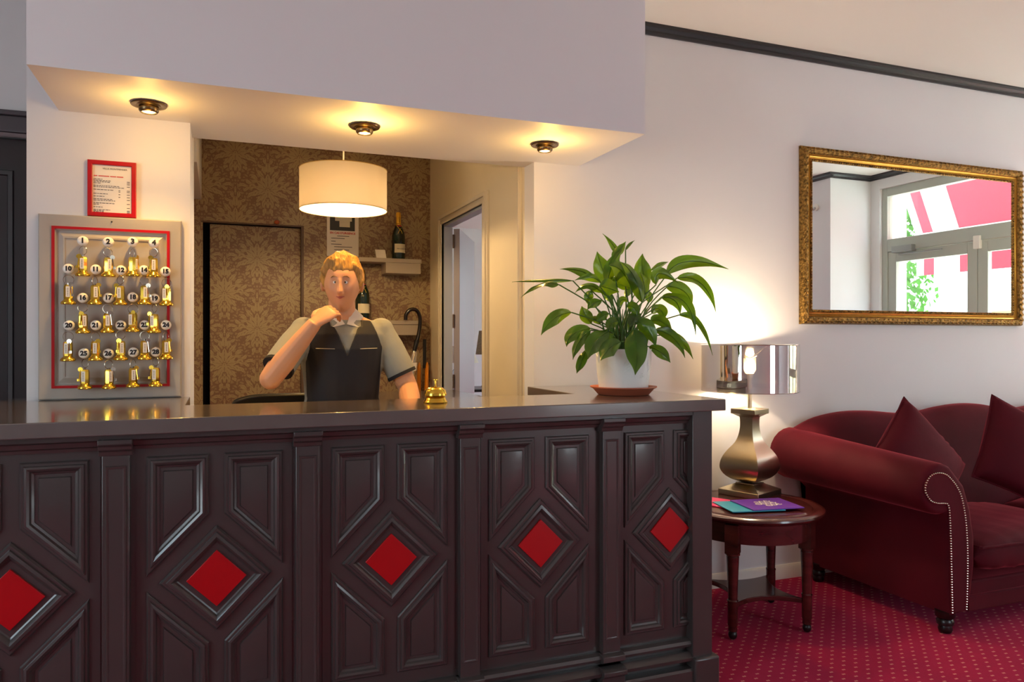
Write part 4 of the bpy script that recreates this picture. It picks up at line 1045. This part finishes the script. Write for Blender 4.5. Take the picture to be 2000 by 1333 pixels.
PLANT = [ # leaf base (x, z), tip (x, z), arch, blade width, roll, depth offset; metres from the middle of the pot rim
    (-0.291, 0.261, -0.455, 0.207, -0.375, 0.260, 0.046, 50, -0.02),
    (-0.220, 0.280, -0.474, 0.269, -0.349, 0.278, 0.018, 30, 0.02),
    (-0.078, 0.277, -0.240, 0.332, -0.156, 0.324, 0.040, 45, 0.08),
    (-0.104, 0.275, -0.217, 0.281, -0.153, 0.296, 0.033, 20, 0.00),
    (-0.091, 0.235, -0.206, 0.233, -0.151, 0.264, 0.038, 30, 0.02),
    (-0.135, 0.243, -0.140, 0.186, -0.145, 0.218, 0.039, 0, 0.03),
    (-0.246, 0.153, -0.387, 0.064, -0.329, 0.126, 0.053, 0, -0.05),
    (-0.144, 0.110, -0.187, 0.180, -0.171, 0.145, 0.051, 10, 0.00),
    (-0.165, 0.091, -0.286, 0.020, -0.251, 0.068, 0.057, 10, -0.06),
    (-0.175, 0.084, -0.276, -0.029, -0.239, 0.036, 0.047, 20, -0.09),
    (-0.109, 0.082, -0.236, -0.026, -0.186, 0.036, 0.072, 10, -0.13),
    (-0.199, 0.015, -0.277, -0.079, -0.240, -0.037, 0.036, 10, -0.12),
    (-0.061, 0.039, -0.195, -0.031, -0.136, 0.012, 0.066, 10, -0.15),
    (-0.009, 0.087, -0.054, -0.087, -0.017, 0.009, 0.092, 0, -0.16),
    (0.082, 0.019, 0.147, -0.044, 0.124, -0.006, 0.048, 10, -0.10),
    (-0.050, 0.265, -0.089, 0.406, -0.075, 0.338, 0.075, 10, 0.05),
    (-0.002, 0.380, -0.058, 0.482, -0.016, 0.431, 0.027, 30, 0.06),
    (-0.047, 0.381, 0.024, 0.448, -0.006, 0.414, 0.036, 10, 0.02),
    (0.037, 0.416, 0.107, 0.465, 0.068, 0.443, 0.013, 0, 0.08),
    (-0.073, 0.265, -0.003, 0.409, -0.051, 0.346, 0.054, 20, 0.00),
    (0.024, 0.258, -0.085, 0.342, -0.024, 0.323, 0.080, 15, -0.03),
    (0.055, 0.259, -0.041, 0.292, 0.003, 0.284, 0.054, 10, 0.04),
    (0.068, 0.197, -0.051, 0.356, 0.023, 0.301, 0.059, 25, -0.05),
    (0.134, 0.269, 0.117, 0.405, 0.110, 0.338, 0.074, 5, 0.04),
    (0.092, 0.215, 0.063, 0.320, 0.086, 0.271, 0.054, 10, -0.02),
    (0.197, 0.315, 0.495, 0.347, 0.301, 0.373, 0.058, 20, -0.02),
    (0.155, 0.332, 0.272, 0.380, 0.215, 0.362, 0.024, 20, 0.08),
    (0.142, 0.272, 0.239, 0.280, 0.156, 0.317, 0.054, 10, -0.03),
    (0.260, 0.304, 0.465, 0.162, 0.387, 0.284, 0.049, 30, 0.02),
    (0.214, 0.271, 0.358, 0.188, 0.312, 0.251, 0.061, 15, 0.04),
    (0.178, 0.223, 0.269, 0.150, 0.245, 0.207, 0.046, 15, 0.00),
    (0.169, 0.224, 0.307, 0.061, 0.270, 0.194, 0.045, 35, -0.05),
    (0.250, 0.149, 0.406, -0.020, 0.340, 0.116, 0.031, 30, -0.03),
    (0.123, 0.086, 0.246, -0.027, 0.202, 0.055, 0.049, 25, -0.06),
    (0.192, 0.066, 0.333, -0.035, 0.272, 0.041, 0.039, 20, 0.00),
    (0.111, 0.125, 0.205, 0.075, 0.157, 0.120, 0.052, 15, -0.04),
    (0.156, 0.178, 0.203, 0.127, 0.192, 0.164, 0.048, 10, 0.02),
    (0.025, 0.121, 0.073, 0.017, 0.059, 0.085, 0.064, 15, -0.11),
    (-0.107, 0.203, -0.180, 0.164, -0.148, 0.191, 0.037, 15, -0.03),
    (-0.019, 0.175, 0.042, 0.196, 0.006, 0.209, 0.030, 10, 0.02),
    (-0.128, 0.260, -0.058, 0.234, -0.097, 0.250, 0.071, 5, -0.06),
    (-0.079, 0.151, -0.146, 0.117, -0.116, 0.139, 0.042, 10, -0.04),
    (-0.046, 0.118, -0.116, 0.079, -0.086, 0.112, 0.046, 15, -0.07),
    (-0.001, 0.179, 0.042, 0.129, 0.023, 0.174, 0.042, 10, -0.05),
    (0.051, 0.152, -0.025, 0.095, 0.008, 0.129, 0.048, 10, -0.08),
    (0.014, 0.075, 0.055, 0.155, 0.040, 0.115, 0.042, 10, 0.05),
    (0.141, 0.201, 0.128, 0.249, 0.147, 0.237, 0.036, 10, 0.06),
    (-0.068, 0.074, -0.140, 0.025, -0.109, 0.063, 0.048, 10, -0.08),
    (0.043, 0.063, 0.077, 0.030, 0.067, 0.063, 0.048, 10, -0.05),
    (-0.091, 0.108, -0.130, 0.125, -0.111, 0.130, 0.030, 10, 0.04),
    (-0.028, 0.199, -0.049, 0.252, -0.036, 0.234, 0.036, 10, 0.08),
    (0.162, 0.156, 0.250, 0.182, 0.201, 0.181, 0.036, 10, 0.08),
    (0.037, 0.223, 0.095, 0.284, 0.068, 0.259, 0.030, 0, 0.08),
    (0.091, 0.098, 0.153, 0.127, 0.115, 0.121, 0.036, 10, 0.03),
    (-0.009, 0.041, -0.016, 0.086, -0.016, 0.069, 0.035, 0, 0.06),
    (0.046, 0.029, 0.095, 0.075, 0.073, 0.058, 0.035, 0, 0.05),
]
bl_, bs_ = B(), B()
fwd = Vector((STH, CTH, 0)); view = Vector((-px_, -py_, 0)).normalized()
for (bx0, bz0, tx0, tz0, mx0, mz0, w_, roll, dy) in PLANT:
    zr = z0+.165
    O = Vector((px_, py_, zr))
    base = O+Vector((bx0, dy*.6, bz0)); mid = O+Vector((mx0, dy*.85, mz0)); tip = O+Vector((tx0, dy*1.15, tz0))
    NL, NW = 16, 8
    sp = []
    for i in range(NL+1):
        t_ = i/NL; c = mid*2-(base+tip)/2
        sp.append(base*(1-t_)**2+c*2*t_*(1-t_)+tip*t_*t_)
    rows = []; ph = random.uniform(0, 6)
    for i, p in enumerate(sp):
        t_ = i/NL; d = (sp[min(i+1, NL)]-sp[max(i-1, 0)]).normalized()
        side = d.cross(view).normalized(); nrm = side.cross(d).normalized()
        R = Matrix.Rotation(math.radians(roll)+.25*math.sin(3*t_+ph), 3, d); side = R @ side; nrm = R @ nrm
        prof = math.sin(PI*min(1, t_**.75*1.0))**.85 if t_ < .999 else 0
        prof *= (1 if t_ < .72 else 1-.45*((t_-.72)/.28))
        hw = max(.0008, w_/2*prof); row = []
        for j in range(NW+1):
            s = -1+2*j/NW
            cor = .0012*math.sin(26*t_-7*abs(s))*(1-abs(s))*(hw/.02)
            row.append(p+side*s*hw+nrm*(-(abs(s)**1.3)*hw*.32+.004*math.sin(9*t_+ph+2*s)*abs(s)*min(1, hw/.02)+cor))
        rows.append(row)
    loft(bl_, rows, closed=False)
    tube(bl_, sp, [.0014]*(NL-2)+[.001, .0006, .0004], 5)
    root = Vector((px_+random.uniform(-.045, .045)+bx0*.08, py_+random.uniform(-.045, .045), z0+.155))
    c1 = root+(base-root)*.5+Vector((-(base.x-root.x)*.22, 0, .025))
    tube(bs_, smoothpts([root, c1, base], 5), [.0032]*5+[.0026]*6, 6)
for k in range(14):     # bare young stalks standing in the middle
    root = Vector((px_+random.uniform(-.05, .05), py_+random.uniform(-.05, .05), z0+.155)); tip = root+Vector((random.uniform(-.07, .07), random.uniform(-.05, .05), random.uniform(.10, .24)))
    tube(bs_, [root, (root+tip)/2+Vector((0, 0, .01)), tip], [.003, .0024, .0014], 5)
lv = obj('leaves', bl_, LEAF, pl, ang=80)
obj('stems', bs_, STEM, pl)

# ================================================================== RECEPTIONIST
SKIN = mat('skin', 'D39A72', .5, sub=.12, bump=(90, .08, .001))
pe = thing('person', 'person with blond hair in grey shirt and black waistcoat, hand at chin, behind the counter', 'person', (.47, 3.13, 0))
def remesh(name, bm, vox, m, parent, keep=None, smooth_it=4, solid=0, cut=None, label=None):
    bmesh.ops.recalc_face_normals(bm, faces=bm.faces[:])
    me = bpy.data.meshes.new('tmp'); bm.to_mesh(me); bm.free()
    o = bpy.data.objects.new('tmp', me); COL.objects.link(o)
    r = o.modifiers.new('r', 'REMESH'); r.mode = 'VOXEL'; r.voxel_size = vox
    s = o.modifiers.new('s', 'SMOOTH'); s.factor = .5; s.iterations = smooth_it
    bpy.context.view_layer.update()
    me2 = bpy.data.meshes.new_from_object(o.evaluated_get(bpy.context.evaluated_depsgraph_get()))
    bpy.data.objects.remove(o)
    b2 = bmesh.new(); b2.from_mesh(me2); bpy.data.meshes.remove(me2)
    if keep:
        bmesh.ops.delete(b2, geom=[f for f in b2.faces if not keep(f.calc_center_median())], context='FACES')
        bv = [v for v in b2.verts if v.is_boundary]
        for _ in range(12):
            new = {v: sum((e.other_vert(v).co for e in v.link_edges if e.is_boundary), Vector())/max(1, sum(e.is_boundary for e in v.link_edges)) for v in bv}
            for v, c in new.items(): v.co = v.co.lerp(c, .5)
    q = obj(name, b2, m, parent, ang=180, label=label)
    if solid:
        sm = q.modifiers.new('solid', 'SOLIDIFY'); sm.thickness = solid; sm.offset = -1
    return q
HC = Vector((.462, 3.09, 1.525))
HR = Matrix.Rotation(math.radians(-14), 3, 'Z') @ Matrix.Rotation(math.radians(6), 3, 'X')     # turned a little to the left of the picture and down
FEAT = [((0, -1, -.21), .022, .12), ((.09, -1, -.24), .007, .08), ((-.09, -1, -.24), .007, .08), ((0, -1, -.06), .013, .10), ((0, -1, .10), .008, .09), ((.34, -.94, .08), -.011, .15), ((-.34, -.94, .08), -.011, .15),
        ((.26, -.93, .30), .004, .20), ((-.26, -.93, .30), .004, .20), ((.55, -.80, -.18), .005, .25), ((-.55, -.80, -.18), .005, .25),
        ((0, -1, -.46), .006, .15), ((0, -.92, -.60), -.003, .08), ((0, -.80, -.82), .010, .24), ((.10, -1, -.22), .005, .08), ((-.10, -1, -.22), .005, .08), ((0, .9, .2), .008, .6)]
FEAT = [(Vector(f).normalized(), a, w_) for f, a, w_ in FEAT]
def head_r(d, infl=0):
    rx, ry, rz = .072, .094, .116
    if d.z < 0: rx *= 1-.24*min(1, -d.z*1.2)**1.5; ry *= 1-.06*-d.z
    if d.z < 0 and d.y > 0: rz *= 1-.25*d.y
    p = Vector((d.x*rx, d.y*ry, d.z*rz)); e = 0
    for f, a, w_ in FEAT:
        an = d.angle(f); e += a*math.exp(-(an/w_)**2)
    return p+d*(e+infl)
def headpt(d, infl=0): return HC+HR @ head_r(d, infl)
def sphere_dirs(nu, nv):
    for i in range(nv+1):
        th = PI*i/nv
        yield [Vector((math.sin(th)*math.cos(2*PI*k/nu), math.sin(th)*math.sin(2*PI*k/nu), math.cos(th))) if 0 < i < nv else Vector((.0005*math.cos(2*PI*k/nu), .0005*math.sin(2*PI*k/nu), 1 if i == 0 else -1)) for k in range(nu)]
def ell(cx, cy, z, rx, ry, n=24, tw=0): return [(cx+rx*math.cos(2*PI*k/n), cy+ry*math.sin(2*PI*k/n)*(1 if True else 1), z) for k in range(n)]
TX, TY = .47, 3.14
TORSO = [(.88, .150, .105), (.96, .165, .112), (1.06, .142, .098), (1.16, .150, .105), (1.26, .168, .115), (1.32, .172, .108), (1.352, .158, .088), (1.378, .120, .070), (1.40, .068, .058)]
def torso(bm, f=0, top=9, fx=1): loft(bm, [ell(TX, TY, z, (rx+f)*fx, ry+f) for z, rx, ry in TORSO[:top]])
SHR, ELR, WRR = Vector((.316, 3.13, 1.335)), Vector((.180, 3.00, 1.150)), Vector((.338, 2.945, 1.362))
SHL, ELL, WRL = Vector((.630, 3.14, 1.335)), Vector((.735, 3.10, 1.10)), Vector((.705, 2.885, .985))
def limb(bm, a, b, r0, r1, r2, seg=16):
    tube(bm, [a, a.lerp(b, .3), a.lerp(b, .7), b], [r0, r1, (r1+r2)/2, r2], seg)
def hand(bm, wr, fwd_, pn, curl, sgn, s=1.0, spread=.0):
    """palm from the wrist along fwd_, palm normal pn (towards the palm side); sgn: side the thumb is on"""
    f = fwd_.normalized(); n = (pn-f*pn.dot(f)).normalized(); sd = f.cross(n).normalized()*sgn
    # palm
    rr = []
    for t_, hw, th in ((-.01, .026, .019), (.02, .032, .016), (.05, .040, .015), (.078, .041, .013), (.09, .036, .010)):
        c = wr+f*t_*s; rr.append([c+sd*math.cos(a)*hw*s+n*math.sin(a)*th*s for a in (2*PI*k/16 for k in range(16))])
    loft(bm, rr)
    for k, (off, L_, r_) in enumerate(((.031, .072, .0086), (.0105, .080, .0088), (-.0105, .074, .0084), (-.031, .058, .0075))):
        p = wr+f*.080*s+sd*off*s; pts = [p]; rad = [r_*1.05]; ang = curl[0]*(1+.06*k); d = f
        ax = sd
        ang_acc = 0
        for j, (q, cu) in enumerate(zip((.42, .32, .26), curl)):
            ang_acc += cu*(1+.05*k)
            d = (f*math.cos(ang_acc)+n*math.sin(ang_acc)+sd*spread*off/.03).normalized()
            for h_ in (.5, 1): pts.append(p+d*L_*q*h_*s); rad.append(r_*(1-.07*j-.04*h_))
            p = pts[-1]
        tube(bm, pts, [x*s for x in rad], 10); ball(bm, tuple(p), rad[-1]*s, 6)
    p0 = wr+f*.018*s+sd*.026*s; d1 = (f*.75+sd*.75+n*.35).normalized(); p1 = p0+d1*.036*s; d2 = (f*.9+sd*.25+n*.45).normalized(); p2 = p1+d2*.030*s; p3 = p2+(f*.9+n*.4).normalized()*.024*s
    tube(bm, [p0, p1, p2, p3], [.014*s, .0115*s, .0098*s, .0085*s], 10); ball(bm, tuple(p3), .0085*s, 6)
bm = B()
loft(bm, [[headpt(d) for d in ring_] for ring_ in sphere_dirs(56, 48)])
for s in (-1, 1):     # ears
    c = HC+HR @ Vector((s*.077, .012, -.004)); q = B(); ball(q, (0, 0, 0), 1, 8)
    q.transform(Matrix.Translation(c) @ HR.to_4x4() @ Matrix.Rotation(s*.35, 4, 'Z') @ Matrix.Diagonal((.009, .019, .031, 1)))
    t_ = bpy.data.meshes.new('q'); q.to_mesh(t_); bm.from_mesh(t_); bpy.data.meshes.remove(t_); q.free()
tube(bm, [(.47, 3.145, 1.34), (.468, 3.135, 1.41), (.464, 3.120, 1.47)], [.064, .055, .052], 20)
torso(bm)
ball(bm, tuple(SHR), .050, 10); ball(bm, tuple(SHL), .050, 10)
limb(bm, SHR, ELR, .048, .051, .041); limb(bm, ELR, WRR, .041, .043, .027); ball(bm, tuple(ELR), .041, 10)
limb(bm, SHL, ELL, .048, .051, .041); limb(bm, ELL, WRL, .041, .043, .027); ball(bm, tuple(ELL), .041, 10)
hand(bm, WRR, Vector((.072, .022, .055)), Vector((.55, .55, -.1)), (.55, .75, .5), 1, .95)
hand(bm, WRL, Vector((-.03, -.075, -.028)), Vector((0, .2, -1)), (.12, .25, .2), 1, .95, .15)
body = remesh('body', bm, .0034, SKIN, pe, smooth_it=2)
for s in (-1, 1):
    d = Vector((s*.34, -.94, .085)).normalized(); c = headpt(d, -.0080)
    ey = obj('eye', ball(B(), tuple(c), .0132, 10), mat('eye_white', 'E8E2DA', .2), pe)
    dd_ = HR @ Vector((0, -1, 0)); obj('iris', ball(B(), tuple(c+dd_*.0082), .0060, 8), mat('iris_dark', '3A2A1C', .2), ey)
    bm = B(); pts = [headpt(Vector((s*(.14+.10*q), -.93, .235+.05*math.sin(q*.8))).normalized(), .0015) for q in range(5)]
    tube(bm, pts, [.001, .0028, .003, .0025, .001], 6, flat=.6); obj('eyebrow', bm, mat('blond_brow', '8A6430', .8), pe)
    for e0, e1 in ((20, 85), (-85, -26)):
        bm = B(); rows = []
        for i in range(7):
            el = math.radians(e0+(e1-e0)*i/6)
            rows.append([c+HR @ Vector((math.sin(a)*math.cos(el), -math.cos(a)*math.cos(el), math.sin(el)-(.25*a*a*(1 if e0 > 0 else -1))))*.0145 for a in [math.radians(-75+150*j/12) for j in range(13)]])
        loft(bm, rows, closed=False); obj('eyelid', bm, SKIN, pe)
bm = B(); pts = [headpt(Vector((q*.068, -.97, -.415-.012*abs(q))).normalized(), .0008) for q in range(-4, 5)]
tube(bm, pts, [.0008, .002, .003, .0034, .003, .0034, .003, .002, .0008], 8, flat=.8)
pts = [headpt(Vector((q*.060, -.96, -.462+.008*abs(q))).normalized(), .0006) for q in range(-4, 5)]
tube(bm, pts, [.0008, .002, .0034, .004, .0042, .004, .0034, .002, .0008], 8, flat=.8)
obj('lips', bm, mat('lips', 'A85A4A', .45), pe)
# hair: a thick cap over the skull that stops at the hairline
HAIR = mat('blond_hair', 'A87C34', .5, sheen=.3, bump=(120, 1.0, .006, (1, 1, .18)), var=(90, .5, (1, 1, .2)))
def hl(d):
    a = math.atan2(d.x, -d.y)
    line = .52 if abs(a) < .9 else (.52-(abs(a)-.9)*1.5 if abs(a) < 1.3 else (-.08 if abs(a) < 1.75 else -.45))
    return d.z-line+.10*noise.noise(Vector((d.x*9, d.y*9, d.z*2)))
bm = B(); rows = []
for ring_ in sphere_dirs(72, 48):
    rows.append([headpt(d, (.002+.018*min(1, max(0, hl(d)+.02)/.25)*(.75+.7*noise.noise(d*3.5)+.35*noise.noise(Vector((d.x*24, d.y*24, d.z*7)))) if hl(d) > -.06 else -.006)) for d in ring_])
loft(bm, rows)
remesh('hair', bm, .004, HAIR, pe, smooth_it=1)
# shirt, waistcoat, collar
SHIRT = mat('grey_shirt_cloth', '8E8F86', .85, bump=(25, .3, .006), sheen=.2)
bm = B(); torso(bm, .008, 8)
for a, b in ((SHR, ELR), (SHL, ELL)):
    tube(bm, [a+(a-b)*.05, a.lerp(b, .3), a.lerp(b, .6), a.lerp(b, .78)], [.050, .060, .062, .061], 20); ball(bm, tuple(a), .055, 10)
remesh('shirt', bm, .006, SHIRT, pe, smooth_it=4)
for a, b in ((SHR, ELR), (SHL, ELL)):
    c = a.lerp(b, .765); d = (b-a).normalized(); bm = B(); tube(bm, [c-d*.006, c+d*.008], .0625, 24)
    obj('sleeve_hem', bm, mat('black_cloth', '17161a', .8), pe, label='dark sleeve hem')
bm = B(); torso(bm, .018, 8, .93)
def kv(p):
    u, v = p.x-TX, p.y-TY
    if p.z > 1.392: return False
    if p.z > 1.27 and abs(u) > .150-(p.z-1.27)*.42: return False
    if v < 0 and p.z > 1.235 and abs(u) < (p.z-1.235)*.40: return False
    if p.z > 1.35 and abs(u) < .062: return False
    return True
remesh('waistcoat', bm, .005, mat('black_waistcoat', '17151A', .7, sheen=.2, bump=(40, .2, .003)), pe, keep=kv, smooth_it=3, solid=.004)
bm = B()
for s in (-1, 1):
    pts = [(TX+s*.052, TY-.02, 1.425), (TX+s*.062, TY-.055, 1.395), (TX+s*.022, TY-.098, 1.355), (TX+s*.070, TY-.090, 1.345), (TX+s*.080, TY-.03, 1.395)]
    f = [bm.verts.new(Vector(p)) for p in pts]; bm.faces.new(f if s > 0 else f[::-1])
bmesh.ops.triangulate(bm, faces=bm.faces[:])
r = bmesh.ops.solidify(bm, geom=bm.faces[:], thickness=.003)
obj('collar', bm, mat('pale_collar', 'D8D4CC', .8), pe)
for s in (-1, 1): obj('pocket_trim', tube(B(), [(TX+s*.05, TY-.137, 1.262), (TX+s*.12, TY-.118, 1.264)], .003, 6, flat=.5), mat('silver_trim', 'B8B4AA', .4, .3), pe, label='pale waistcoat pocket trim')
# trousers and shoes, hidden behind the counter
bm = B(); loft(bm, [ell(TX, TY, z, rx, ry) for z, rx, ry in ((.82, .165, .115), (.90, .172, .120), (.98, .172, .120), (1.02, .160, .112))])
for s in (-1, 1): tube(bm, [(TX+s*.085, TY, .90), (TX+s*.088, TY, .70), (TX+s*.09, TY, .48), (TX+s*.092, TY+.01, .09)], [.088, .085, .065, .058], 20)
remesh('trousers', bm, .010, mat('black_waistcoat', '17151A', .7), pe, smooth_it=3)
for s in (-1, 1):
    bm = B(); loft(bm, [[(TX+s*.092+hw*math.cos(a), y, h*max(0, math.sin(a))+.001) for a in (2*PI*k/16 for k in range(16))] for y, hw, h in ((TY+.07, .030, .06), (TY+.03, .042, .10), (TY-.05, .044, .075), (TY-.14, .045, .05), (TY-.19, .025, .03))])
    obj('shoe', bm, mat('shoe_leather', '120F0E', .3), pe)
# bracelet on the lowered wrist
d = (WRL-ELL).normalized(); bm = B(); c = ELL.lerp(WRL, .86)
sd = d.cross(Vector((0, 0, 1))).normalized(); u_ = sd.cross(d)
tube(bm, [c+sd*math.cos(a)*.034+u_*math.sin(a)*.034 for a in (2*PI*k/24 for k in range(25))], .003, 6)
obj('bracelet', bm, CHROME, pe)
